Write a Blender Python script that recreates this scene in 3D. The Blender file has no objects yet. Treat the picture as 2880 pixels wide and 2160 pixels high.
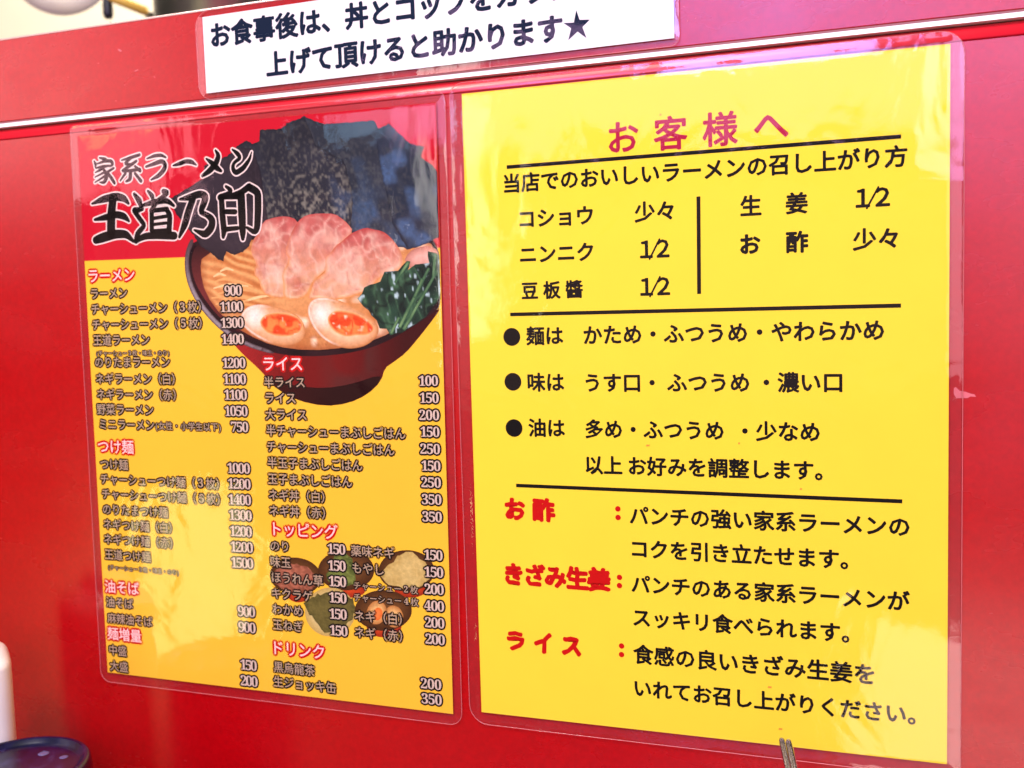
import bpy, bmesh, math, random
import numpy as np
from mathutils import Vector, Matrix
from mathutils.geometry import delaunay_2d_cdt

random.seed(4)
scene = bpy.context.scene
COL = scene.collection
R = math.radians

# ------------------------------------------------------------------ camera
CAM = Vector((0.17840, -0.45046, 0.19876))
cd = bpy.data.cameras.new("camera")
cam = bpy.data.objects.new("camera", cd)
COL.objects.link(cam)
c_right = Vector((0.94419, 0.32813, -0.02886))
c_down = Vector((-0.00138, -0.08368, -0.99649))
c_fwd = Vector((-0.32939, 0.94092, -0.07856))
mw = Matrix((c_right, -c_down, -c_fwd)).transposed().to_4x4()
mw.translation = CAM
cam.matrix_world = mw
cd.sensor_width = 36.0
cd.lens = 35.774
cd.clip_start = 0.01
cd.clip_end = 30
cd.dof.use_dof = True
cd.dof.focus_distance = 0.448
cd.dof.aperture_fstop = 13.0
scene.camera = cam

# ------------------------------------------------------------------ world, exposure
w = bpy.data.worlds.new("World")
scene.world = w
w.use_nodes = True
w.node_tree.nodes["Background"].inputs[0].default_value = (1.0, 0.86, 0.72, 1)
w.node_tree.nodes["Background"].inputs[1].default_value = 0.05
vs = scene.view_settings
vs.view_transform = 'Standard'
vs.look = 'None'
vs.exposure = 0.0
vs.gamma = 1.0


# ------------------------------------------------------------------ lamps of the shop and added lights
def area(name, loc, target, sx, sy, radiance, col):
    l = bpy.data.lights.new(name, 'AREA')
    l.shape = 'RECTANGLE'
    l.size, l.size_y = sx, sy
    l.energy = radiance * math.pi * sx * sy
    l.color = col
    o = bpy.data.objects.new(name, l)
    COL.objects.link(o)
    o.location = loc
    d = Vector(target) - Vector(loc)
    o.rotation_euler = d.to_track_quat('-Z', 'Y').to_euler()
    return o


# ceiling fluorescents over the counter: the main light
area("ceiling_lamp", (0.15, -1.1, 1.75), (0.0, 0.0, 0.15), 1.6, 0.7, 10.8, (1.0, 0.955, 0.885))
# kitchen side light
area("kitchen_lamp", (-0.8, 0.9, 1.9), (-0.9, 1.2, 0.6), 1.0, 0.5, 48.0, (1.0, 0.95, 0.82))
area("bottle_fill_light", (-0.35, -0.80, 1.05), (-0.24, -0.05, 0.03), 0.25, 0.25, 26.0, (1.0, 0.95, 0.84))  # added fill light, no lamp seen here: brightens bottle and lid
# inferred windows and lamps opposite, plus lights added for reflections in panel and films
area("pink_band_fill", (-0.15, -2.0, 0.72), (0.1, 0, 0.28), 1.5, 0.26, 3.2, (0.95, 0.5, 1.0))  # light added for the pinkish band across the guide card's top
area("window_blue", (-0.05, -2.0, 1.06), (0.12, 0, 0.34), 0.55, 0.55, 20.0, (0.26, 0.36, 1.0))
area("window_right", (0.75, -2.0, 0.85), (0.23, 0, 0.30), 0.9, 0.7, 7.0, (0.85, 0.50, 0.95))
area("window_left", (-2.5, -2.0, 1.0), (-0.25, 0, 0.32), 1.4, 0.8, 5.2, (1.0, 0.50, 0.56))
area("warm_wall_fill", (-0.7, -2.05, 0.20), (-0.1, 0, 0.2), 2.2, 0.5, 0.35, (1.0, 0.5, 0.4))  # added light in place of a warm-lit wall opposite
area("right_low_fill", (0.85, -2.0, 0.25), (0.23, 0, 0.2), 0.9, 0.5, 3.0, (1.0, 0.62, 0.72))  # extra light added to carry pink down the panel's right side
area("low_glare_right", (0.42, -1.2, -0.50), (0.24, 0, 0.0), 0.5, 0.35, 5.0, (1.0, 0.74, 0.70))  # unseen light added for the pink wash at the panel's lower right
area("low_glare_left", (-1.21, -1.4, -0.37), (-0.16, 0, 0.06), 0.20, 0.36, 6.5, (1.0, 0.90, 0.42))  # unseen light added for the glare low on the menu film
area("tall_lamp", (-0.79, -2.0, 0.37), (0.01, 0, 0.23), 0.15, 0.5, 6.0, (1.0, 0.95, 0.86))
area("window_sky", (-0.95, -2.0, 0.70), (-0.05, 0, 0.28), 0.40, 0.12, 4.5, (0.4, 0.68, 1.0))
area("amber_lamp", (-1.98, -2.0, 0.80), (-0.2, 0, 0.29), 0.20, 0.16, 6.5, (1.0, 0.55, 0.10))


# ------------------------------------------------------------------ helpers
def tag(o, label=None, cat=None, group=None, kind=None):
    for k, v in (("label", label), ("category", cat), ("group", group), ("kind", kind)):
        if v:
            o[k] = v
    return o


def empty(name, loc=(0, 0, 0)):
    o = bpy.data.objects.new(name, None)
    o.empty_display_size = 0.02
    COL.objects.link(o)
    o.location = loc
    return o


def mesh_obj(name, verts, faces, mat, parent=None, smooth=False):
    me = bpy.data.meshes.new(name)
    me.from_pydata([tuple(v) for v in verts], [], [tuple(f) for f in faces])
    me.materials.append(mat)
    if smooth:
        me.polygons.foreach_set("use_smooth", [True] * len(me.polygons))
    me.update()
    o = bpy.data.objects.new(name, me)
    COL.objects.link(o)
    if parent:
        o.parent = parent
    return o


def bm_obj(name, bm, mat, parent=None, smooth=False):
    me = bpy.data.meshes.new(name)
    bmesh.ops.recalc_face_normals(bm, faces=bm.faces)
    bm.to_mesh(me)
    bm.free()
    me.materials.append(mat)
    if smooth:
        me.polygons.foreach_set("use_smooth", [True] * len(me.polygons))
    o = bpy.data.objects.new(name, me)
    COL.objects.link(o)
    if parent:
        o.parent = parent
    return o


def lin(r, g, b):
    f = lambda c: (c / 255 / 12.92) if c / 255 <= 0.04045 else ((c / 255 + 0.055) / 1.055) ** 2.4
    return np.array([f(r), f(g), f(b)])


def new_mat(name):
    m = bpy.data.materials.new(name)
    m.use_nodes = True
    nt = m.node_tree
    return m, nt, nt.nodes["Principled BSDF"]


def noise_node(nt, scale, detail=3, rough=0.55, stretch=None):
    tc = nt.nodes.new("ShaderNodeTexCoord")
    n = nt.nodes.new("ShaderNodeTexNoise")
    n.inputs["Scale"].default_value = scale
    n.inputs["Detail"].default_value = detail
    n.inputs["Roughness"].default_value = rough
    src = tc.outputs["Object"]
    if stretch:
        mp = nt.nodes.new("ShaderNodeMapping")
        mp.inputs["Scale"].default_value = stretch
        nt.links.new(src, mp.inputs["Vector"])
        src = mp.outputs["Vector"]
    nt.links.new(src, n.inputs["Vector"])
    return n


def ramp(nt, fac, stops):
    r = nt.nodes.new("ShaderNodeValToRGB")
    el = r.color_ramp.elements
    el[0].position, el[0].color = stops[0][0], (*stops[0][1], 1)
    el[1].position, el[1].color = stops[-1][0], (*stops[-1][1], 1)
    for p, c in stops[1:-1]:
        e = el.new(p)
        e.color = (*c, 1)
    nt.links.new(fac, r.inputs["Fac"])
    return r


def plain(name, col, rough=0.5, spec=0.5, metal=0.0, mottle=0.0, mscale=60, bump=0.0, bscale=600, coat=0.0, bdist=0.0004):
    m, nt, p = new_mat(name)
    p.inputs["Base Color"].default_value = (*col, 1)
    p.inputs["Roughness"].default_value = rough
    p.inputs["Specular IOR Level"].default_value = spec
    p.inputs["Metallic"].default_value = metal
    p.inputs["Coat Weight"].default_value = coat
    p.inputs["Coat Roughness"].default_value = 0.05
    if mottle:
        n = noise_node(nt, mscale, 5)
        c = np.array(col)
        r = ramp(nt, n.outputs["Fac"], [(0.3, tuple(c * (1 - mottle))), (0.7, tuple(np.minimum(c * (1 + mottle), 1)))])
        nt.links.new(r.outputs["Color"], p.inputs["Base Color"])
    if bump:
        n = noise_node(nt, bscale, 3)
        b = nt.nodes.new("ShaderNodeBump")
        b.inputs["Strength"].default_value = bump
        b.inputs["Distance"].default_value = bdist
        nt.links.new(n.outputs["Fac"], b.inputs["Height"])
        nt.links.new(b.outputs["Normal"], p.inputs["Normal"])
    return m


def print_mat(name, nscale=500, amount=0.0, stretch=None, sharp=1.0):
    """printed ink: per-vertex ink colour with fine screened grain"""
    m, nt, p = new_mat(name)
    p.inputs["Roughness"].default_value = 0.6
    p.inputs["Specular IOR Level"].default_value = 0.1
    a = nt.nodes.new("ShaderNodeAttribute")
    a.attribute_name = "ink"
    if amount:
        n = noise_node(nt, nscale, 6, 0.7, stretch)
        r = ramp(nt, n.outputs["Fac"], [(0.5 - 0.22 / sharp, (1 - amount,) * 3), (0.5 + 0.22 / sharp, (1 + amount,) * 3)])
        mx = nt.nodes.new("ShaderNodeMix")
        mx.data_type = 'RGBA'
        mx.blend_type = 'MULTIPLY'
        mx.inputs["Factor"].default_value = 1.0
        nt.links.new(a.outputs["Color"], mx.inputs["A"])
        nt.links.new(r.outputs["Color"], mx.inputs["B"])
        nt.links.new(mx.outputs["Result"], p.inputs["Base Color"])
    else:
        nt.links.new(a.outputs["Color"], p.inputs["Base Color"])
    return m


def film_mat(name, k_face=1.0, k_edge=2.6, wave=0.5, seedoff=0.0):
    """clear laminating film: transparent with a fresnel reflection; the sealed rim (two films, air below) reflects more"""
    m = bpy.data.materials.new(name)
    m.use_nodes = True
    nt = m.node_tree
    nt.nodes.clear()
    out = nt.nodes.new("ShaderNodeOutputMaterial")
    tr = nt.nodes.new("ShaderNodeBsdfTransparent")
    tr.inputs["Color"].default_value = (0.985, 0.98, 0.98, 1)
    gl = nt.nodes.new("ShaderNodeBsdfGlossy")
    gl.inputs["Roughness"].default_value = 0.045
    # Schlick reflectance, the same from both sides of the thin film
    geo = nt.nodes.new("ShaderNodeNewGeometry")
    dot = nt.nodes.new("ShaderNodeVectorMath")
    dot.operation = 'DOT_PRODUCT'
    nt.links.new(geo.outputs["Incoming"], dot.inputs[0])
    nt.links.new(geo.outputs["Normal"], dot.inputs[1])

    def math_node(op, a_, b_=None, clamp=False):
        n_ = nt.nodes.new("ShaderNodeMath")
        n_.operation = op
        n_.use_clamp = clamp
        for i_, v_ in enumerate((a_, b_)):
            if v_ is None:
                continue
            if isinstance(v_, (int, float)):
                n_.inputs[i_].default_value = v_
            else:
                nt.links.new(v_, n_.inputs[i_])
        return n_.outputs[0]
    cs = math_node('ABSOLUTE', dot.outputs["Value"])
    om = math_node('SUBTRACT', 1.0, cs, True)
    p5 = math_node('POWER', om, 5.0)
    fres = math_node('ADD', math_node('MULTIPLY', p5, 0.957), 0.043)
    at = nt.nodes.new("ShaderNodeAttribute")
    at.attribute_name = "rim"
    mr = nt.nodes.new("ShaderNodeMapRange")
    mr.inputs["To Min"].default_value = k_face
    mr.inputs["To Max"].default_value = k_edge
    nt.links.new(at.outputs["Fac"], mr.inputs["Value"])
    mul = nt.nodes.new("ShaderNodeMath")
    mul.operation = 'MULTIPLY'
    mul.use_clamp = True
    nt.links.new(fres, mul.inputs[0])
    nt.links.new(mr.outputs["Result"], mul.inputs[1])
    # waves left by the rollers: broad swell, ripples, a little grain
    n1 = noise_node(nt, 22, 3, 0.5, (1, 0.8, 1))
    n2 = noise_node(nt, 170, 6, 0.68, (1.0, 0.6, 1))
    for n in (n1, n2):
        n.inputs["Distortion"].default_value = 0.6
    b1 = nt.nodes.new("ShaderNodeBump")
    b1.inputs["Strength"].default_value = wave
    b1.inputs["Distance"].default_value = 0.0022
    nt.links.new(n1.outputs["Fac"], b1.inputs["Height"])
    b2 = nt.nodes.new("ShaderNodeBump")
    b2.inputs["Strength"].default_value = wave
    b2.inputs["Distance"].default_value = 0.000065
    nt.links.new(n2.outputs["Fac"], b2.inputs["Height"])
    nt.links.new(b1.outputs["Normal"], b2.inputs["Normal"])
    nt.links.new(b2.outputs["Normal"], gl.inputs["Normal"])
    mx = nt.nodes.new("ShaderNodeMixShader")
    nt.links.new(mul.outputs[0], mx.inputs["Fac"])
    nt.links.new(tr.outputs[0], mx.inputs[1])
    nt.links.new(gl.outputs[0], mx.inputs[2])
    # the sealed rim is faintly cloudy
    df = nt.nodes.new("ShaderNodeBsdfDiffuse")
    df.inputs["Color"].default_value = (0.85, 0.78, 0.80, 1)
    hz = nt.nodes.new("ShaderNodeMath")
    hz.operation = 'MULTIPLY'
    hz.inputs[1].default_value = 0.012
    nt.links.new(at.outputs["Fac"], hz.inputs[0])
    m2 = nt.nodes.new("ShaderNodeMixShader")
    nt.links.new(hz.outputs[0], m2.inputs["Fac"])
    nt.links.new(mx.outputs[0], m2.inputs[1])
    nt.links.new(df.outputs[0], m2.inputs[2])
    nt.links.new(m2.outputs[0], out.inputs["Surface"])
    return m


RED = tuple(lin(*(174, 0, 8)))
M_panel = plain("red_lacquer_panel", RED, rough=0.27, spec=0.6, mottle=0.10, mscale=420, bump=0.05, bscale=1300, bdist=0.0002)
# wipe marks and grease: the gloss of the panel varies
nt_ = M_panel.node_tree
ns_ = noise_node(nt_, 9, 5, 0.62, (1, 1, 2.2))
mr_ = nt_.nodes.new("ShaderNodeMapRange")
mr_.inputs["From Min"].default_value = 0.3
mr_.inputs["From Max"].default_value = 0.7
mr_.inputs["To Min"].default_value = 0.27 - 0.05
mr_.inputs["To Max"].default_value = 0.27 + 0.05
nt_.links.new(ns_.outputs["Fac"], mr_.inputs["Value"])
nt_.links.new(mr_.outputs["Result"], nt_.nodes["Principled BSDF"].inputs["Roughness"])
M_bull = plain("red_rounded_edging", tuple(lin(215, 18, 40)), rough=0.30, spec=0.9, bump=0.03, bscale=400)
M_white_strip = plain("white_sealing_strip", (0.95, 0.94, 0.90), rough=0.35, spec=0.6)
M_gap = plain("dark_gap", tuple(lin(150, 92, 92)), rough=0.6)
M_lip = plain("pale_top_edge", tuple(lin(205, 165, 150)), rough=0.35)
M_paper_y = plain("yellow_card", tuple(lin(*(250, 219, 58))), rough=0.6, spec=0.1, mottle=0.015, mscale=40)
M_paper_y2 = plain("menu_yellow_ink", tuple(lin(*(248, 194, 52))), rough=0.6, spec=0.1, mottle=0.02, mscale=30)
M_paper_w = plain("white_paper", (0.86, 0.83, 0.78), rough=0.65, spec=0.1)
M_red_ink = plain("menu_red_ink", tuple(lin(196, 18, 38)), rough=0.6, spec=0.1, mottle=0.04, mscale=40)
M_black = plain("black_ink", (0.006, 0.005, 0.004), rough=0.6, spec=0.1)
M_navy = plain("navy_ink", (0.004, 0.013, 0.034), rough=0.6, spec=0.1)
M_head = plain("crimson_ink", tuple(lin(172, 30, 62)), rough=0.6, spec=0.1)
M_redtxt = plain("red_ink", tuple(lin(196, 14, 12)), rough=0.6, spec=0.1)
M_cream = plain("pale_ink", tuple(lin(190, 164, 130)), rough=0.6, spec=0.1)
M_price = plain("price_ink", tuple(lin(216, 192, 166)), rough=0.6, spec=0.1)
M_halo = plain("title_halo_ink", tuple(lin(238, 216, 200)), rough=0.6, spec=0.1)
M_pinkw = plain("pale_pink_ink", tuple(lin(255, 214, 200)), rough=0.6, spec=0.1)
M_film = film_mat("laminate_film", 1.0, 1.6, 0.42)
M_film_edge = plain("film_cut_edge", tuple(lin(216, 120, 120)), rough=0.15, spec=0.7)
P_plain = print_mat("printed_photo", 700, 0.16)
P_nori = print_mat("printed_nori", 480, 0.95, (1, 0.6, 1), 1.9)
P_pork = print_mat("printed_pork", 260, 0.22, (1, 0.6, 1))
P_veg = print_mat("printed_greens", 420, 0.75, (1, 0.5, 1), 1.4)
P_soup = print_mat("printed_soup", 380, 0.2)

MM = 0.001


# ------------------------------------------------------------------ value noise for the printed pictures
def vnoise(x, y, s, seed=0):
    x = np.asarray(x) / s + 100
    y = np.asarray(y) / s + 100
    i, j = np.floor(x).astype(int), np.floor(y).astype(int)
    fx, fy = x - i, y - j
    fx, fy = fx * fx * (3 - 2 * fx), fy * fy * (3 - 2 * fy)

    def h(a, b):
        v = np.sin(a * 127.1 + b * 311.7 + seed * 74.7) * 43758.5453
        return v - np.floor(v)
    return (h(i, j) * (1 - fx) + h(i + 1, j) * fx) * (1 - fy) + (h(i, j + 1) * (1 - fx) + h(i + 1, j + 1) * fx) * fy


def inside(px, py, poly):
    r = np.zeros(len(px), bool)
    n = len(poly)
    for i in range(n):
        x0, y0 = poly[i]
        x1, y1 = poly[(i + 1) % n]
        if y0 == y1:
            continue
        c = ((y0 > py) != (y1 > py)) & (px < (x1 - x0) * (py - y0) / (y1 - y0) + x0)
        r ^= c
    return r


def edge_dist(px, py, poly):
    d = np.full(len(px), 1e9)
    n = len(poly)
    for i in range(n):
        a = np.array(poly[i])
        b = np.array(poly[(i + 1) % n])
        ab = b - a
        t = np.clip(((px - a[0]) * ab[0] + (py - a[1]) * ab[1]) / (ab @ ab + 1e-12), 0, 1)
        d = np.minimum(d, np.hypot(px - a[0] - t * ab[0], py - a[1] - t * ab[1]))
    return d


def smooth_poly(poly, it=1):
    p = [np.array(q, float) for q in poly]
    for _ in range(it):
        q = []
        for i in range(len(p)):
            a, b = p[i], p[(i + 1) % len(p)]
            q += [a * 0.75 + b * 0.25, a * 0.25 + b * 0.75]
        p = q
    return [tuple(v) for v in p]


def jag(poly, amp, seed, step=1.2):
    """torn outline: subdivide and shift"""
    rnd = random.Random(seed)
    out = []
    for i in range(len(poly)):
        a, b = np.array(poly[i]), np.array(poly[(i + 1) % len(poly)])
        n = max(1, int(np.hypot(*(b - a)) / step))
        for k in range(n):
            q = a + (b - a) * k / n
            out.append((q[0] + rnd.uniform(-amp, amp), q[1] + rnd.uniform(-amp, amp)))
    return out


def clip_x(poly, xmax):
    out = []
    n = len(poly)
    for i in range(n):
        a, b = poly[i], poly[(i + 1) % n]
        if a[0] <= xmax:
            out.append(a)
        if (a[0] <= xmax) != (b[0] <= xmax):
            t = (xmax - a[0]) / (b[0] - a[0])
            out.append((xmax, a[1] + t * (b[1] - a[1])))
    return out


def piece(name, poly, z, mat, paint, parent, step=1.3):
    """one printed area of a picture: flat sheet with its own ink colours (mm, card axes)"""
    poly = clip_x(poly, 209.6)
    xs = np.array([q[0] for q in poly])
    ys = np.array([q[1] for q in poly])
    gx, gy = np.meshgrid(np.arange(xs.min(), xs.max(), step), np.arange(ys.min(), ys.max(), step))
    gx, gy = gx.ravel() + 0.013, gy.ravel() + 0.017
    ok = inside(gx, gy, poly)
    gx, gy = gx[ok], gy[ok]
    if len(gx):
        d = edge_dist(gx, gy, poly)
        gx, gy = gx[d > step * 0.35], gy[d > step * 0.35]
    pts = [Vector(q) for q in poly] + [Vector((a, b)) for a, b in zip(gx, gy)]
    n = len(poly)
    vo, eo, fo, _, _, _ = delaunay_2d_cdt(pts, [(i, (i + 1) % n) for i in range(n)], [], 1, 1e-5)
    V = np.array([(v.x, v.y) for v in vo])
    me = bpy.data.meshes.new(name)
    me.from_pydata([(v[0] * MM, v[1] * MM, z * MM) for v in V], [], [tuple(f) for f in fo])
    t = (V[:, 1] - ys.min()) / max(1e-6, ys.max() - ys.min())
    col = paint(V[:, 0], V[:, 1], edge_dist(V[:, 0], V[:, 1], poly), t)
    col = np.clip(np.asarray(col, float), 0, 1)
    ca = me.color_attributes.new("ink", 'FLOAT_COLOR', 'POINT')
    ca.data.foreach_set("color", np.c_[col, np.ones(len(col))].astype(np.float32).ravel())
    me.materials.append(mat)
    me.update()
    # face the viewer
    if len(me.polygons) and me.polygons[0].normal.z < 0:
        me.flip_normals()
    o = bpy.data.objects.new(name, me)
    COL.objects.link(o)
    o.parent = parent
    return o


def mixc(a, b, t):
    t = np.clip(np.asarray(t), 0, 1)[:, None]
    a, b = np.asarray(a), np.asarray(b)
    a = a[None, :] if a.ndim == 1 else a
    b = b[None, :] if b.ndim == 1 else b
    return a * (1 - t) + b * t


# ------------------------------------------------------------------ lettering
GL = {}
SERIF = {str(i): chr(0x1D7CE + i) for i in range(10)}
WIDE = {**{str(i): chr(0xFF10 + i) for i in range(10)}, "/": "thin/"}


def glyph(ch):
    if ch in GL:
        return GL[ch]
    if ch == "thin/":
        V, F = glyph("\uFF0F")
        V = V.copy()
        V[:, 0] = (V[:, 0] - 0.5) * 0.52 + 0.5
        V[:, 1] = (V[:, 1] - 0.38) * 0.96 + 0.36
        GL[ch] = (V, F)
        return GL[ch]
    c = bpy.data.curves.new("g", 'FONT')
    c.body = ch
    c.size = 1.0
    c.resolution_u = 2
    o = bpy.data.objects.new("g", c)
    COL.objects.link(o)
    bpy.context.view_layer.update()
    me = bpy.data.meshes.new_from_object(o.evaluated_get(bpy.context.evaluated_depsgraph_get()))
    V = np.array([(v.co.x, v.co.y) for v in me.vertices]).reshape(-1, 2)
    F = [tuple(p.vertices) for p in me.polygons]
    bpy.data.objects.remove(o)
    bpy.data.curves.remove(c)
    bpy.data.meshes.remove(me)
    GL[ch] = (V, F)
    return GL[ch]


def layout(text, digits):
    """list of (glyph, x of its origin in em)"""
    x = 0.0
    out = []
    cjk_digit = digits == 'cell'
    for ch in text:
        if ch == ' ':
            x += 0.22
            continue
        if ch in SERIF or ch == '/':
            if digits == 'wide':
                V, F = glyph(WIDE[ch])
                a, b = V[:, 0].min(), V[:, 0].max()
                g = 0.0 if ch == '/' else 0.07
                out.append((WIDE[ch], x + g - a))
                x += b - a + 2 * g
            elif cjk_digit:
                V, F = glyph(SERIF[ch])
                a, b = V[:, 0].min(), V[:, 0].max()
                out.append((SERIF[ch], x + 0.5 - (a + b) / 2))
                x += 1
            else:
                V, F = glyph(SERIF[ch])
                a, b = V[:, 0].min(), V[:, 0].max()
                out.append((SERIF[ch], x - a))
                x += b - a + 0.05
        elif ch in '()':
            V, F = glyph(ch)
            a, b = V[:, 0].min(), V[:, 0].max()
            out.append((ch, x + 0.08 - a))
            x += b - a + 0.16
        else:
            out.append((ch, x))
            x += 1.0
    return out


def text_geo(spec, digits='serif'):
    text, x0, x1, yc, em = spec
    lay = layout(text, digits)
    V0 = glyph(lay[0][0])[0]
    V1 = glyph(lay[-1][0])[0]
    if em:
        s = em
        a = x0 - V0[:, 0].min() * s
        b = x1 - V1[:, 0].max() * s
        span = lay[-1][1] - lay[0][1]
        k = (b - a) / span if span else 0
        pos = [a + (q[1] - lay[0][1]) * k for q in lay]
    else:
        l = lay[0][1] + V0[:, 0].min()
        r = lay[-1][1] + V1[:, 0].max()
        s = (x1 - x0) / (r - l)
        pos = [x0 + (q[1] - l) * s for q in lay]
    if digits != 'cell' and all(c in '0123456789/' for c in text):
        mid = 0.36 if digits == 'wide' else 0.34
    else:
        mid = 0.38
    vs_, fs_ = [], []
    n = 0
    for (ch, _), x in zip(lay, pos):
        V, F = glyph(ch)
        m_ = mid
        if ch in SERIF.values() and digits == 'cell':
            m_ = 0.34
        vs_.append(np.c_[V[:, 0] * s + x, (V[:, 1] - m_) * s + yc])
        fs_ += [tuple(i + n for i in f) for f in F]
        n += len(V)
    return np.concatenate(vs_), fs_, s


def lettering(name, geo, z, mat, parent, r=0.0, ndir=8, shift=(0, 0)):
    """flat print from glyph outlines, thickened by r mm; every layer a few microns above the last"""
    V, F, s = geo
    offs = [(0, 0)] + ([(math.cos(a) * r, math.sin(a) * r) for a in np.linspace(0, 2 * math.pi, ndir, endpoint=False)] if r else [])
    vv, ff = [], []
    for i, (ox, oy) in enumerate(offs):
        vv.append(np.c_[V[:, 0] + ox + shift[0], V[:, 1] + oy + shift[1], np.full(len(V), z + i * 0.0012)])
        n = i * len(V)
        ff += [tuple(a + n for a in f) for f in F]
    vv = np.concatenate(vv) * MM
    return mesh_obj(name, vv.tolist(), ff, mat, parent)


def brush_geo(strokes):
    """brush strokes: polylines with widths -> ribbons with round ends"""
    vv, ff = [], []
    for st in strokes:
        p = np.array(st, float)
        # resample smoothly
        t = np.r_[0, np.cumsum(np.hypot(*np.diff(p[:, :2], axis=0).T))]
        m = max(2, len(p) * 4)
        tt = np.linspace(0, t[-1], m)
        q = np.stack([np.interp(tt, t, p[:, k]) for k in range(3)], 1)
        for _ in range(2):
            q[1:-1] = (q[:-2] + 2 * q[1:-1] + q[2:]) / 4
        d = np.gradient(q[:, :2], axis=0)
        d /= np.hypot(d[:, 0], d[:, 1])[:, None] + 1e-9
        nrm = np.c_[-d[:, 1], d[:, 0]]
        b = len(vv)
        for i in range(m):
            h = q[i, 2] / 2
            vv.append(q[i, :2] + nrm[i] * h)
            vv.append(q[i, :2] - nrm[i] * h)
        for i in range(m - 1):
            ff.append((b + 2 * i, b + 2 * i + 1, b + 2 * i + 3, b + 2 * i + 2))
        for e, sg in ((0, -1), (m - 1, 1)):
            c = len(vv)
            h = q[e, 2] / 2
            a0 = math.atan2(nrm[e, 1], nrm[e, 0])
            for k in range(9):
                a = a0 - sg * math.pi * k / 8
                vv.append(q[e, :2] + np.array([math.cos(a), math.sin(a)]) * h * 0.98)
            ff.append(tuple(range(c, c + 9)))
    return np.array(vv), ff, 1.0


# ------------------------------------------------------------------ laminated cards
def card_empty(name, x_mm, z_mm, th):
    o = empty(name)
    m = Matrix.Rotation(R(90), 4, 'X') @ Matrix.Rotation(th, 4, 'Z')
    m.translation = (x_mm * MM, 0, z_mm * MM)
    o.matrix_world = m
    return o


def sheet(name, x0, y0, x1, y1, z, mat, parent, thick=0.12):
    """a paper sheet: thin slab, front face at z"""
    bm = bmesh.new()
    vs4 = []
    for zz in (z, z - thick):
        for x, y in ((x0, y0), (x1, y0), (x1, y1), (x0, y1)):
            vs4.append(bm.verts.new((x * MM, y * MM, zz * MM)))
    bm.faces.new(vs4[:4])
    bm.faces.new(vs4[7:3:-1])
    for i in range(4):
        j = (i + 1) % 4
        bm.faces.new((vs4[i], vs4[i + 4], vs4[j + 4], vs4[j]))
    return bm_obj(name, bm, mat, parent)


def rounded_outline(x0, y0, x1, y1, radii, bulge=0.0):
    """bl, br, tr, tl radii"""
    pts = []
    for (cx, cy, a0), r in zip(((x0, y0, 180), (x1, y0, 270), (x1, y1, 0), (x0, y1, 90)), radii):
        ox = cx + (r if cx == x0 else -r)
        oy = cy + (r if cy == y0 else -r)
        for k in range(7):
            a = R(a0 + 15 * k)
            pts.append((ox + r * math.cos(a), oy + r * math.sin(a)))
    return pts


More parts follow.
